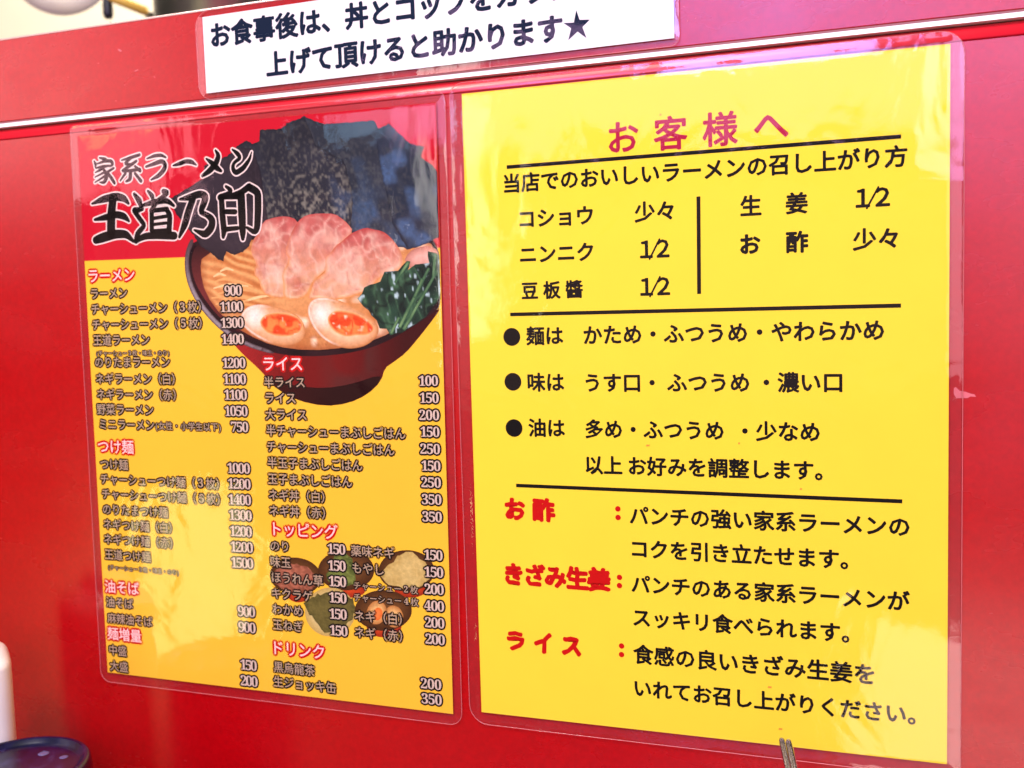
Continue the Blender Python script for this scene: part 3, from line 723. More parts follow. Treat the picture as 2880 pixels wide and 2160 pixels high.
D_pic = {"nori_back":[[129.0,293.6],[139.3,296.2],[146.4,293.1],[150.6,291.8],[157.0,291.4],[164.8,291.3],[177.3,291.3],[179.5,286.9],[184.7,289.2],[190.7,283.9],[195.9,278.7],[203.2,277.0],[201.4,272.3],[206.9,268.3],[210.0,264.5],[210.0,249.5],[209.7,234.3],[201.0,230.4],[192.9,228.9],[169.6,236.6],[134.1,244.5],[122.0,270.6]],"nori_middle":[[99.3,284.3],[105.6,287.1],[108.5,284.9],[113.0,286.2],[113.7,291.6],[121.5,291.1],[125.9,291.3],[133.4,294.5],[139.3,295.9],[145.2,281.7],[160.5,273.2],[164.7,255.5],[162.7,239.4],[134.0,242.6],[111.7,243.6],[102.2,265.4]],"nori_side":[[57.1,260.1],[67.8,264.8],[78.4,269.4],[79.7,275.9],[93.7,279.9],[100.1,284.3],[109.1,282.3],[113.1,271.2],[116.3,245.3],[106.9,238.6],[103.6,232.9],[100.4,231.1],[95.7,229.9],[90.4,231.5],[88.6,226.6],[85.5,227.7],[82.5,230.4],[75.7,234.7],[71.2,240.8],[61.1,251.9]],"nori_right":[[184.7,289.2],[190.7,283.9],[195.9,278.7],[203.2,277.0],[201.4,272.3],[206.9,268.3],[210.0,264.5],[210.0,249.5],[209.7,234.3],[201.0,230.4],[192.9,228.9],[185.1,242.1],[180.5,267.0],[177.6,282.5]],"pork1":[[113.3,246.4],[119.4,248.1],[126.9,248.2],[133.4,245.9],[134.6,240.7],[130.6,233.2],[128.8,225.5],[125.6,219.8],[124.2,206.9],[117.5,207.7],[111.5,209.2],[109.6,216.4],[106.0,220.4],[108.5,225.6],[105.4,230.9],[106.8,237.3],[110.8,240.1]],"pork2":[[134.1,245.1],[138.6,247.8],[145.9,248.7],[153.8,248.1],[158.0,245.3],[161.4,242.6],[164.4,238.7],[157.5,233.4],[150.7,226.0],[149.1,220.4],[142.3,216.1],[136.8,207.3],[129.4,205.5],[123.5,207.6],[123.1,219.3],[127.7,225.6],[125.0,230.8],[130.6,240.8]],"pork3":[[164.8,238.7],[171.2,240.0],[179.5,238.6],[186.2,233.5],[189.7,227.8],[190.2,221.6],[185.6,218.0],[177.2,215.1],[172.8,209.6],[161.4,206.7],[147.0,205.1],[136.8,206.3],[140.9,215.5],[148.3,220.4],[147.7,225.5],[154.6,232.2]],"rim":[[65.7,230.7],[70.4,238.2],[94.0,241.6],[149.6,243.3],[195.7,238.2],[210.2,232.5],[210.1,201.7],[205.5,198.0],[194.1,191.2],[176.6,182.8],[158.9,178.7],[137.1,177.1],[116.2,178.9],[97.4,184.5],[82.4,194.6],[71.3,207.2],[66.0,219.0]],"rim_light":[[64.7,230.7],[69.1,239.4],[71.7,238.2],[67.3,230.6],[67.7,219.0],[73.1,207.4],[84.0,195.3],[98.5,185.6],[116.5,180.2],[116.1,178.3],[96.8,183.6],[81.3,193.7],[69.9,206.7],[64.8,218.5]],"inner":[[68.8,229.5],[73.0,237.0],[100.3,240.2],[149.5,241.3],[195.6,237.2],[209.4,231.5],[209.3,203.7],[204.5,199.7],[193.0,193.0],[176.1,185.1],[158.4,181.1],[137.2,179.6],[116.5,181.8],[99.1,188.0],[85.1,197.0],[74.3,209.4],[69.3,219.5]],"soup":[[74.1,222.7],[75.9,230.3],[100.1,237.0],[149.5,240.2],[195.6,235.1],[209.0,229.5],[208.7,205.3],[203.4,200.8],[192.5,193.8],[175.6,185.7],[157.8,181.7],[137.3,180.3],[117.0,182.6],[100.2,189.1],[86.5,198.1],[76.7,210.4]],"body":[[81.2,196.0],[137.3,182.3],[182.6,188.2],[209.9,201.2],[207.2,197.1],[197.3,186.0],[190.3,178.8],[183.5,174.4],[178.8,171.5],[176.6,165.2],[168.7,158.3],[157.9,153.8],[144.6,152.2],[128.8,155.0],[117.8,160.4],[111.8,166.0],[108.2,170.2],[97.1,179.2],[88.6,188.1]],"foot":[[109.1,168.2],[118.0,165.0],[129.1,162.3],[145.0,161.3],[160.6,163.6],[176.1,168.4],[176.6,165.0],[168.7,158.3],[157.9,153.8],[144.6,152.2],[128.8,155.0],[117.8,160.4],[111.7,165.5]],"egg1":[[96.8,197.9],[100.9,202.8],[108.6,204.5],[118.6,203.0],[128.3,200.1],[134.3,195.2],[135.7,188.7],[132.5,184.5],[125.1,182.4],[115.1,183.5],[105.2,188.0],[98.5,193.0]],"yolk1":[[108.4,194.5],[110.8,198.2],[115.9,199.8],[123.4,199.9],[130.7,197.9],[134.4,194.1],[132.8,189.8],[126.5,187.5],[119.1,187.6],[112.3,189.5]],"egg2":[[136.6,198.9],[137.7,204.2],[142.1,207.0],[148.1,207.0],[156.4,204.9],[166.8,200.1],[175.3,194.0],[176.6,189.3],[173.2,185.2],[167.3,181.9],[157.8,180.9],[147.1,184.3],[140.2,190.8]],"yolk2":[[147.9,197.1],[152.0,200.4],[158.5,200.1],[165.5,198.4],[171.8,194.6],[174.6,190.4],[169.8,187.5],[164.0,187.9],[158.0,186.9],[151.6,189.6],[148.5,193.4]],"fish":[[190.7,223.1],[193.6,227.6],[198.8,229.9],[204.9,230.2],[209.3,227.5],[209.3,218.4],[197.2,217.8]],"spinach":[[165.2,205.7],[169.6,211.3],[177.8,213.7],[180.8,218.1],[188.2,218.6],[192.0,223.9],[194.8,222.7],[192.2,218.4],[197.4,221.8],[203.9,222.6],[203.8,227.7],[209.7,226.0],[209.5,205.2],[202.1,196.2],[189.5,189.2],[182.5,187.0],[180.9,190.3],[176.9,191.4],[173.1,197.7],[168.6,202.5]],"stem0":[[188.7,190.7],[207.8,218.8],[209.0,218.1],[190.4,189.7]],"stem1":[[186.4,191.7],[203.4,219.9],[204.6,219.3],[188.2,190.8]],"stem2":[[194.3,222.5],[186.3,212.6],[185.2,213.4],[192.6,223.5]],"stem3":[[201.4,214.2],[196.3,205.3],[195.1,205.8],[199.6,215.0]],"stem4":[[208.5,226.4],[206.8,215.4],[205.4,215.6],[206.6,226.7]],"stem5":[[181.7,188.6],[186.8,196.7],[188.1,196.1],[183.5,187.8]],"sides":[["kikurage",[["foot",[[131.7,54.2],[131.4,53.2],[130.7,52.2],[129.7,51.3],[128.3,50.6],[126.7,50.1],[125.0,49.8],[123.4,49.8],[121.8,50.1],[120.5,50.6],[119.5,51.3],[118.9,52.2],[118.7,53.2],[119.0,54.2],[119.7,55.2],[120.7,56.1],[122.1,56.8],[123.7,57.3],[125.4,57.6],[127.1,57.6],[128.6,57.3],[129.9,56.8],[130.9,56.0],[131.5,55.2]]],["dish",[[138.8,63.0],[138.4,61.5],[137.6,60.0],[136.4,58.6],[135.0,57.3],[133.2,56.2],[131.3,55.3],[129.1,54.5],[126.8,54.0],[124.4,53.7],[122.0,53.7],[119.6,53.9],[117.4,54.3],[115.2,55.0],[113.3,55.9],[111.7,57.0],[110.3,58.2],[109.3,59.6],[108.6,61.1],[108.3,62.6],[108.4,64.2],[108.9,65.7],[109.7,67.2],[110.9,68.7],[112.4,69.9],[114.2,71.0],[116.2,72.0],[118.4,72.7],[120.8,73.2],[123.1,73.4],[125.5,73.5],[127.9,73.2],[130.1,72.8],[132.2,72.1],[134.1,71.2],[135.7,70.1],[137.0,68.9],[138.0,67.5],[138.6,66.1],[138.9,64.5]]],["filling",[[136.2,61.8],[135.8,60.5],[135.0,59.2],[133.8,58.1],[132.4,57.0],[130.6,56.2],[128.7,55.5],[126.6,55.0],[124.3,54.7],[122.1,54.7],[119.9,54.9],[117.8,55.3],[115.8,55.9],[114.1,56.7],[112.7,57.7],[111.6,58.9],[110.8,60.1],[110.5,61.4],[110.5,62.8],[111.0,64.1],[111.8,65.3],[113.0,66.5],[114.5,67.5],[116.2,68.4],[118.2,69.1],[120.3,69.6],[122.6,69.8],[124.8,69.8],[127.0,69.6],[129.1,69.2],[131.0,68.5],[132.7,67.7],[134.1,66.7],[135.1,65.6],[135.9,64.4],[136.2,63.1]]]]],["greens",[["foot",[[163.7,58.8],[163.4,57.9],[162.4,56.9],[160.9,56.1],[159.0,55.4],[156.8,54.8],[154.4,54.5],[152.1,54.5],[149.9,54.7],[148.0,55.1],[146.5,55.8],[145.7,56.6],[145.4,57.5],[145.7,58.5],[146.7,59.4],[148.2,60.3],[150.1,61.0],[152.4,61.5],[154.7,61.8],[157.1,61.8],[159.3,61.6],[161.1,61.2],[162.6,60.6],[163.4,59.8]]],["dish",[[169.3,69.7],[169.0,68.1],[168.4,66.5],[167.4,64.9],[166.0,63.4],[164.3,62.1],[162.4,60.9],[160.3,59.9],[157.9,59.1],[155.5,58.5],[152.9,58.2],[150.4,58.1],[148.0,58.3],[145.6,58.8],[143.5,59.5],[141.6,60.4],[140.0,61.6],[138.7,62.9],[137.8,64.4],[137.2,65.9],[137.1,67.6],[137.4,69.2],[138.1,70.9],[139.1,72.5],[140.5,73.9],[142.2,75.3],[144.2,76.5],[146.4,77.5],[148.8,78.2],[151.3,78.8],[153.8,79.0],[156.3,79.1],[158.7,78.8],[161.0,78.4],[163.1,77.6],[164.9,76.7],[166.5,75.6],[167.7,74.3],[168.6,72.8],[169.1,71.3]]],["filling",[[142.4,66.4],[145.0,69.2],[147.4,75.4],[151.2,77.5],[155.3,77.0],[157.7,73.1],[158.7,68.2],[157.6,61.8],[152.1,59.1],[146.3,59.1],[143.1,63.0]]]]],["onion",[["foot",[[197.5,61.7],[197.2,60.7],[196.3,59.7],[194.9,58.8],[193.1,58.0],[190.9,57.5],[188.7,57.2],[186.4,57.2],[184.3,57.4],[182.5,57.9],[181.1,58.6],[180.3,59.4],[180.0,60.4],[180.3,61.4],[181.2,62.4],[182.7,63.3],[184.5,64.1],[186.7,64.6],[188.9,64.9],[191.2,64.9],[193.3,64.7],[195.0,64.2],[196.4,63.5],[197.2,62.7]]],["dish",[[202.3,71.7],[202.0,70.1],[201.4,68.4],[200.5,66.9],[199.2,65.4],[197.6,64.0],[195.8,62.8],[193.7,61.8],[191.5,61.0],[189.2,60.5],[186.8,60.2],[184.4,60.1],[182.0,60.3],[179.8,60.8],[177.8,61.5],[176.0,62.5],[174.4,63.6],[173.2,64.9],[172.3,66.4],[171.8,68.0],[171.7,69.6],[171.9,71.3],[172.6,73.0],[173.6,74.6],[174.9,76.1],[176.5,77.4],[178.4,78.6],[180.5,79.6],[182.7,80.3],[185.1,80.9],[187.5,81.1],[189.9,81.2],[192.2,80.9],[194.3,80.4],[196.3,79.7],[198.1,78.7],[199.6,77.6],[200.8,76.3],[201.6,74.8],[202.1,73.3]]],["filling",[[173.4,67.4],[176.4,72.0],[179.7,74.5],[181.8,77.6],[185.5,80.0],[190.2,79.9],[194.9,77.6],[198.7,75.0],[200.5,70.7],[200.0,67.0],[194.4,62.9],[188.0,61.7],[180.1,62.3],[175.3,64.5]]]]],["nori_plate",[["dish",[[157.7,47.4],[157.4,45.6],[156.9,43.8],[156.2,42.0],[155.1,40.4],[153.8,38.8],[152.3,37.4],[150.6,36.1],[148.8,35.1],[146.8,34.3],[144.8,33.7],[142.7,33.4],[140.6,33.3],[138.6,33.5],[136.7,34.0],[134.9,34.7],[133.2,35.7],[131.8,36.9],[130.6,38.3],[129.6,39.8],[129.0,41.5],[128.6,43.3],[128.5,45.1],[128.8,47.0],[129.3,48.8],[130.1,50.6],[131.2,52.3],[132.5,53.9],[134.1,55.3],[135.8,56.5],[137.7,57.5],[139.6,58.3],[141.7,58.8],[143.8,59.1],[145.8,59.1],[147.8,58.9],[149.7,58.4],[151.5,57.7],[153.1,56.7],[154.5,55.5],[155.7,54.2],[156.6,52.6],[157.2,51.0],[157.6,49.2]]],["filling",[[127.6,49.6],[132.5,52.7],[136.0,55.3],[138.1,53.9],[141.1,56.4],[145.3,56.3],[157.3,54.2],[157.7,49.0],[156.5,43.6],[153.9,41.8],[149.6,36.9],[140.2,35.2],[136.1,38.8],[132.5,43.1],[131.2,44.2]]]]],["egg_bowl",[["foot",[[183.4,42.1],[183.0,40.6],[182.0,39.2],[180.4,37.9],[178.4,36.8],[176.0,36.0],[173.4,35.6],[170.9,35.6],[168.6,35.9],[166.6,36.6],[165.0,37.7],[164.1,39.0],[163.8,40.4],[164.2,41.9],[165.2,43.4],[166.9,44.7],[168.9,45.7],[171.3,46.5],[173.9,46.9],[176.4,46.9],[178.7,46.5],[180.7,45.8],[182.2,44.8],[183.1,43.5]]],["dish",[[189.3,50.7],[189.1,49.1],[188.5,47.5],[187.5,45.9],[186.1,44.4],[184.5,43.0],[182.6,41.8],[180.4,40.7],[178.1,39.9],[175.7,39.3],[173.2,38.9],[170.7,38.9],[168.2,39.0],[165.9,39.5],[163.8,40.2],[161.9,41.1],[160.3,42.2],[159.0,43.5],[158.1,45.0],[157.6,46.5],[157.4,48.2],[157.7,49.9],[158.4,51.5],[159.4,53.1],[160.8,54.7],[162.5,56.0],[164.4,57.3],[166.6,58.3],[169.0,59.1],[171.4,59.7],[173.9,60.0],[176.4,60.0],[178.8,59.8],[181.1,59.4],[183.2,58.7],[185.0,57.7],[186.5,56.6],[187.8,55.3],[188.7,53.9],[189.2,52.4]]],["egg",[[175.2,47.2],[174.7,46.0],[173.9,44.8],[173.0,43.8],[172.0,43.0],[170.9,42.3],[169.7,42.0],[168.5,41.9],[167.4,42.0],[166.4,42.5],[165.5,43.2],[164.8,44.1],[164.4,45.1],[164.2,46.3],[164.2,47.6],[164.5,48.9],[165.0,50.1],[165.7,51.3],[166.6,52.3],[167.7,53.2],[168.8,53.8],[170.0,54.1],[171.1,54.2],[172.3,54.0],[173.3,53.6],[174.1,52.9],[174.8,52.0],[175.2,51.0],[175.5,49.8],[175.4,48.5]]],["egg",[[184.4,48.2],[184.5,47.0],[184.3,45.8],[184.0,44.7],[183.4,43.7],[182.7,42.8],[181.8,42.0],[180.8,41.5],[179.8,41.2],[178.7,41.2],[177.6,41.4],[176.6,41.8],[175.7,42.5],[175.0,43.3],[174.5,44.3],[174.2,45.4],[174.0,46.6],[174.2,47.8],[174.5,48.9],[175.1,50.0],[175.8,50.9],[176.7,51.6],[177.7,52.1],[178.8,52.4],[179.9,52.4],[180.9,52.2],[181.9,51.8],[182.8,51.1],[183.5,50.3],[184.0,49.3]]],["yolk",[[172.9,47.1],[172.6,46.2],[172.2,45.4],[171.6,44.8],[170.9,44.3],[170.2,44.0],[169.5,44.0],[168.9,44.1],[168.4,44.6],[168.0,45.1],[167.7,45.9],[167.7,46.7],[167.8,47.6],[168.1,48.5],[168.6,49.3],[169.2,49.9],[169.8,50.4],[170.5,50.7],[171.2,50.7],[171.9,50.5],[172.4,50.1],[172.8,49.5],[173.0,48.8],[173.1,48.0]]]]]]}
D_specks = [[125.4,134.9],[84.9,133.2],[151.4,115.5],[137.5,26.2],[93.2,279.4],[142.0,7.6]]
D_scuffs = [[[211.99,159.07],[212.71,159.6],[214.17,158.02],[216.34,157.62],[218.75,156.7],[219.71,156.57],[220.39,155.52],[218.28,155.65],[217.08,154.99],[212.97,154.97],[212.0,156.69]],[[-194.51,338.7],[-193.39,338.58],[-191.75,337.31],[-192.88,337.13],[-193.96,337.64]],[[-184.67,326.39],[-182.47,327.01],[-181.89,326.56],[-184.14,325.99]],[[-199.17,353.44],[-197.46,352.94],[-197.87,352.5]],[[-208.9,332.86],[-207.12,332.82],[-207.03,332.41]],[[-173.0,322.5],[-171.53,321.87],[-172.16,321.53]],[[-191.94,319.89],[-191.19,320.01],[-191.16,319.51]],[[-198.42,312.38],[-197.06,312.15],[-197.53,311.79]],[[-228.58,327.5],[-227.6,327.55],[-227.83,327.12]],[[103.27,324.98],[104.51,324.34],[104.09,324.15]],[[105.03,317.65],[105.55,319.01],[105.71,318.39]],[[108.37,318.89],[109.21,319.4],[109.04,318.77]]]
D_red_y = [229.942788892192,229.4395942136954]
D_noodles = [[[82.4,219.1],[85.8,220.6],[89.6,219.4]],[[81.6,215.8],[87.6,217.9],[99.0,215.9],[105.3,213.6]],[[82.1,213.1],[91.3,215.0],[102.7,213.6]],[[84.6,210.2],[96.3,212.2],[107.6,210.8]],[[86.5,221.7],[90.4,223.2],[94.2,222.0]],[[80.5,208.1],[89.6,208.5],[102.4,207.6],[111.3,208.0]],[[98.5,205.5],[108.8,208.0],[115.1,208.4]],[[83.0,204.8],[93.4,206.2],[102.3,206.0]]]


# ================================================================== the red partition
def extrude_profile(name, prof, x0, x1, mat, parent, smooth=False, nx=1):
    """closed profile of (y, z) in mm swept along X"""
    vv, ff = [], []
    m = len(prof)
    for i in range(nx + 1):
        x = x0 + (x1 - x0) * i / nx
        for y, z in prof:
            vv.append((x * MM, y * MM, z * MM))
    for i in range(nx):
        for k in range(m):
            l = (k + 1) % m
            ff.append((i * m + k, i * m + l, (i + 1) * m + l, (i + 1) * m + k))
    ff.append(tuple(range(m)))
    ff.append(tuple(nx * m + k for k in range(m))[::-1])
    bm = bmesh.new()
    bv = [bm.verts.new(v) for v in vv]
    for f in ff:
        bm.faces.new([bv[i] for i in f])
    o = bm_obj(name, bm, mat, parent, smooth)
    return o


PX0, PX1 = -720, 620
part = empty("counter_partition", (0, 0.0, -0.20))
tag(part, "glossy red counter partition with rounded ledge and white joint strip behind the laminated cards", "partition")
extrude_profile("lower_panel", [(1.2, -199.9), (1.2, 297.6), (18, 297.6), (18, -199.9)], PX0, PX1, M_panel, part)
prof = [(1.0, 298.0)] + [(7.0 - 6.0 * math.cos(R(a)), 298.6 + 6.0 * math.sin(R(a))) for a in range(0, 91, 9)] + [(18, 304.6), (18, 298.0)]
o = extrude_profile("rounded_edging", prof, PX0, PX1, M_bull, part, smooth=True)
for p_ in o.data.polygons:
    if len(p_.vertices) > 4:
        p_.use_smooth = False
extrude_profile("joint_strip", [(0.7, 304.75), (0.8, 305.0), (1.2, 306.3), (1.6, 306.85), (17, 306.85), (17, 304.75)], PX0, PX1, M_white_strip, part)
extrude_profile("joint_gap", [(1.5, 306.9), (1.5, 307.75), (17, 307.75), (17, 306.9)], PX0, PX1, M_gap, part)
extrude_profile("upper_panel", [(1.5, 307.8), (1.2, 308.2), (1.2, 351.6), (18, 351.6), (18, 307.8)], PX0, PX1, M_panel, part)
extrude_profile("top_edging", [(1.0, 351.65), (1.0, 352.2), (1.8, 352.9), (18, 352.9), (18, 351.65)], PX0, PX1, M_lip, part)
M_scuff = plain("scuffed_lacquer", tuple(lin(214, 104, 108)), rough=0.6)
for pts in D_scuffs:
    mesh_obj("scuff_mark", [(x * MM, 1.12 * MM if z < 300 else 1.1 * MM, z * MM) for x, z in pts], [tuple(range(len(pts)))], M_scuff, part)
for ch in part.children:
    ch.location.z = 0.20       # parts are drawn in shop axes, the empty sits on the counter


# ================================================================== right card: yellow guide
guide = card_empty("laminated_guide_card", 0, 0, 0)
tag(guide, "all yellow laminated card with black text and crimson heading, beside the ramen menu", "laminated card")
sheet("paper", 0, 0, 210, 297, 0.0, M_paper_y, guide)
for sp in D_R_head:
    lettering("heading", text_geo(sp, 'wide'), 0.05, M_head, guide, r=0.34, ndir=8)
for sp in D_R_text:
    lettering("text_line", text_geo(sp, 'wide'), 0.05, M_black, guide, r=0.28, ndir=8)
for sp in D_R_bold:
    lettering("text_line", text_geo(sp, 'wide'), 0.05, M_black, guide, r=0.36, ndir=8)
for sp in D_R_red:
    g = text_geo(sp, 'wide')
    V, F, s = g
    # brush-like lettering: slight wobble of the outline
    V = V.copy()
    V[:, 1] += 0.3 * np.sin(V[:, 0] * 1.1)
    V[:, 0] += 0.25 * np.sin(V[:, 1] * 0.9)
    lettering("red_heading", (V, F, s), 0.05, M_redtxt, guide, r=0.66, ndir=12)
for (cx, cy), rr in D_R_dots:
    pts = [(cx + rr * 0.86 * math.cos(a), cy + rr * 0.86 * math.sin(a), 0.06) for a in np.linspace(0, 2 * math.pi, 28, endpoint=False)]
    mesh_obj("bullet" if rr > 3 else "colon_dot", [tuple(c * MM for c in q) for q in pts], [tuple(range(28))], M_black if rr > 3 else M_redtxt, guide)
for (a, b) in D_R_rules:
    hv = 0.85
    if abs(a[0] - b[0]) > abs(a[1] - b[1]):
        q = [(a[0], a[1] - hv), (b[0], b[1] - hv), (b[0], b[1] + hv), (a[0], a[1] + hv)]
    else:
        q = [(b[0] - hv, b[1]), (b[0] + hv, b[1]), (a[0] + hv, a[1]), (a[0] - hv, a[1])]
    mesh_obj("rule_line", [(x * MM, y * MM, 0.05 * MM) for x, y in q], [(0, 1, 2, 3)], M_black, guide)
M_speck = plain("grease_speck", tuple(lin(226, 150, 40)), rough=0.5)
for k, (sx, sy) in enumerate(D_specks):
    q = [(math.cos(a) * rr_ * (1.6 if k % 2 else 0.8), math.sin(a) * rr_) for a, rr_ in zip(np.linspace(0, 2 * math.pi, 9, endpoint=False), (0.5, 0.7, 0.4, 0.6, 0.45, 0.65, 0.5, 0.35, 0.6))]
    mesh_obj("grease_speck", [((sx + x) * MM, (sy + y) * MM, 0.09 * MM) for x, y in q], [tuple(range(9))], M_speck, guide)
film(guide, dense(rounded_outline(-6.3, -6.2, 215.3, 302.2, (9.5, 4.5, 9, 6.5))), (0, 0, 210, 297), 11)

# ================================================================== left card: menu
menu = card_empty("laminated_menu_card", -225.154, -1.249, -0.006674)
tag(menu, "laminated ramen menu with red top, yellow price list and a ramen bowl photograph", "laminated card")
sheet("paper", 0, 0, 210, 297, 0.0, M_paper_y2, menu)
ry0, ry1 = D_red_y[0], D_red_y[1] - (D_red_y[0] - D_red_y[1]) * 0.8
mesh_obj("red_header", [(0.01 * MM, ry0 * MM, 0.02 * MM), (209.99 * MM, ry1 * MM, 0.02 * MM), (209.99 * MM, 296.99 * MM, 0.02 * MM), (0.01 * MM, 296.99 * MM, 0.02 * MM)], [(0, 1, 2, 3)], M_red_ink, menu)

# --- printed photograph of the bowl
P = D_pic
bowl = piece("bowl_picture", smooth_poly(P['body']), 0.030, P_plain,
             lambda x, y, d, t: mixc(mixc(mixc(lin(112, 16, 14), lin(178, 40, 38), np.clip((122 - x) / 40, 0, 1)), lin(58, 10, 9), np.clip((x - 150) / 40, 0, 1)),
                                     lin(74, 40, 34), 0.6 * np.clip((vnoise(x, y, 16, 3) - 0.45) * 4, 0, 1) * np.clip((x - 140) / 12, 0, 1) * np.clip((178 - x) / 8, 0, 1)), menu, 1.0)
bowl["label"] = "printed photograph of a ramen bowl"
piece("bowl_foot", smooth_poly(P['foot'], 1), 0.034, P_plain, lambda x, y, d, t: mixc(lin(34, 3, 3), lin(64, 12, 10), np.clip((150 - x) / 60, 0, 1)), bowl)


def ridge(x, y, s, seed, p=6):
    return (1 - np.abs(2 * vnoise(x, y, s, seed) - 1)) ** p


def nori_paint(base, light, blue, seed):
    def f(x, y, d, t):
        c = mixc(lin(*base), lin(*base) * 1.7, vnoise(x, y, 12, seed))
        sp = np.clip((vnoise(x, y * 0.7, 0.95, seed + 1) * 0.6 + vnoise(x, y, 2.1, seed + 2) * 0.4 - 0.47) * 3.2, 0, 1)
        glow = np.clip(1.15 - np.hypot(x - 146, (y - 236) * 0.9) / 46, 0.12, 1)
        c = mixc(c, lin(*light), sp * glow)
        bl = np.clip((vnoise(x + 0.3 * y, y, 8, seed + 5) - 0.5) * 3.2, 0, 1) * np.clip((x - 150) / 22, 0, 1)  # blue sheen: part print, part film reflection painted into the ink
        bl = bl * (0.45 + 0.55 * vnoise(x, y, 1.5, seed + 8))
        c = mixc(c, lin(*blue), np.clip(bl, 0, 0.85))
        return mixc(c, lin(24, 24, 30), np.clip(1 - d / 1.2, 0, 1) * 0.6)
    return f


piece("nori", jag(P['nori_back'], 0.35, 1), 0.036, P_plain, nori_paint((40, 44, 50), (98, 100, 92), (66, 88, 112), 2), bowl, 0.6)
piece("nori", jag(P['nori_right'], 0.3, 4), 0.039, P_plain, nori_paint((38, 44, 54), (116, 114, 94), (74, 100, 130), 14), bowl, 0.6)
piece("nori", jag(P['nori_middle'], 0.3, 2), 0.042, P_plain, nori_paint((36, 37, 42), (134, 130, 112), (84, 110, 140), 21), bowl, 0.6)
piece("nori", jag(P['nori_side'], 0.25, 3), 0.045, P_plain, nori_paint((40, 33, 37), (92, 78, 76), (60, 60, 70), 33), bowl, 0.9)
piece("bowl_rim", smooth_poly(P['rim'], 2), 0.033, P_plain,
      lambda x, y, d, t: mixc(lin(18, 8, 12), lin(46, 20, 24), vnoise(x, y, 10, 3)), bowl)
piece("bowl_interior", smooth_poly(P['inner'], 2), 0.0345, P_plain,
      lambda x, y, d, t: mixc(lin(30, 12, 16), lin(112, 44, 40), np.clip((112 - x) / 18, 0, 1) * np.clip(1 - np.abs(t - .5) * 2.2, 0, 1)), bowl)
piece("rim_highlight", smooth_poly(P['rim_light'], 2), 0.0352, P_plain, lambda x, y, d, t: mixc(lin(70, 52, 52), lin(150, 138, 136), np.clip(d / 0.9, 0, 1) * np.clip(1.3 - np.abs(t - 0.35) * 2, 0, 1)), bowl)


def soup_paint(x, y, d, t):
    c = mixc(lin(184, 108, 50), lin(222, 160, 96), np.clip(vnoise(x, y, 11, 1) * 1.3 - 0.1, 0, 1))
    # noodles under the surface, left side
    nl = np.clip((126 - x) / 14, 0, 1) * np.clip((t - 0.18) * 4, 0, 1)
    u = y + 0.28 * x + 5.0 * vnoise(x, y, 11, 4)
    st = 0.5 + 0.5 * np.sin(u * 2 * math.pi / 4.6)
    c = mixc(c, mixc(lin(180, 100, 42), lin(238, 184, 110), st ** 1.5), nl * (0.35 + 0.5 * vnoise(x, y, 9, 17)))
    c = mixc(c, lin(246, 216, 172), np.clip((vnoise(x, y, 5, 7) - 0.62) * 3, 0, 1) * (1 - nl))
    # oil beads near the front
    ob = ridge(x, y, 1.6, 12, 10) * np.clip((0.22 - t) * 8, 0, 1)
    c = mixc(c, lin(150, 84, 44), ob * 0.7)
    return mixc(c, lin(160, 84, 42), np.clip(1 - d / 4, 0, 1) * 0.75)


piece("soup", smooth_poly(P['soup']), 0.0358, P_soup, soup_paint, bowl, 0.9)
for i, l in enumerate(D_noodles):
    pts = np.array(l, float)
    g = brush_geo([[(q[0], q[1], wd) for q, wd in zip(pts, np.interp(np.arange(len(pts)), [0, (len(pts) - 1) / 2, len(pts) - 1], [0.7, 1.5, 0.6]))]])
    vv = np.c_[g[0], np.full(len(g[0]), 0.046 + i * 0.0003)] * MM
    o = mesh_obj("noodle", vv.tolist(), g[1], P_soup, bowl)
    ca = o.data.color_attributes.new("ink", 'FLOAT_COLOR', 'POINT')
    c = lin(240, 200, 136) if i % 2 == 0 else lin(224, 164, 96)
    ca.data.foreach_set("color", np.tile(np.r_[c, 1].astype(np.float32), len(g[0])))


def pork_paint(seed, edge):
    def f(x, y, d, t):
        c = mixc(lin(214, 158, 116), lin(186, 96, 84), np.clip(t * 1.7 - 0.4, 0, 1))
        c = mixc(c, lin(232, 194, 162), np.clip((vnoise(x + y * 0.3, y, 6, seed) - 0.52) * 3, 0, 1) * np.clip(1.15 - t, 0, 1))
        c = mixc(c, lin(186, 96, 72), np.clip((vnoise(x * 0.8, y * 1.2, 7, seed + 4) - 0.62) * 4, 0, 1) * np.clip(0.9 - t * 1.5, 0, 1))
        fib = ridge(x * 0.7 + y * 0.5, y * 0.8 - x * 0.3, 3.4, seed + 20, 5)
        c = mixc(c, lin(228, 172, 148), fib * 0.5)
        wx, wy = x + 3 * vnoise(x, y, 4, seed + 50), y + 3 * vnoise(x, y, 4, seed + 51)
        cr = ridge(wx * 0.5 - wy * 0.35, wy * 0.9 + wx * 0.4, 7.5, seed + 31, 14)
        c = mixc(c, lin(176, 88, 76), cr * 0.5)
        c = mixc(c, lin(236, 198, 168), ridge(wx * 0.9 + wy * 0.2, wy * 0.7 - wx * 0.4, 5.2, seed + 60, 9) * 0.6)
        c = mixc(c, lin(176, 62, 58), np.clip(1 - d / 2.6, 0, 1) * np.clip(t * 2.2 - 1.0, 0, 1) * edge)
        lo = np.clip(1 - d / 1.6, 0, 1) * np.clip(1.15 - t * 1.2, 0, 1)
        c = mixc(c, lin(222, 146, 66), lo * 0.9)
        return mixc(c, lin(252, 214, 156), np.clip(1 - np.abs(d - 1.5) / 0.7, 0, 1) * np.clip(0.8 - t, 0, 1) * vnoise(x, y, 3, seed + 2))
    return f


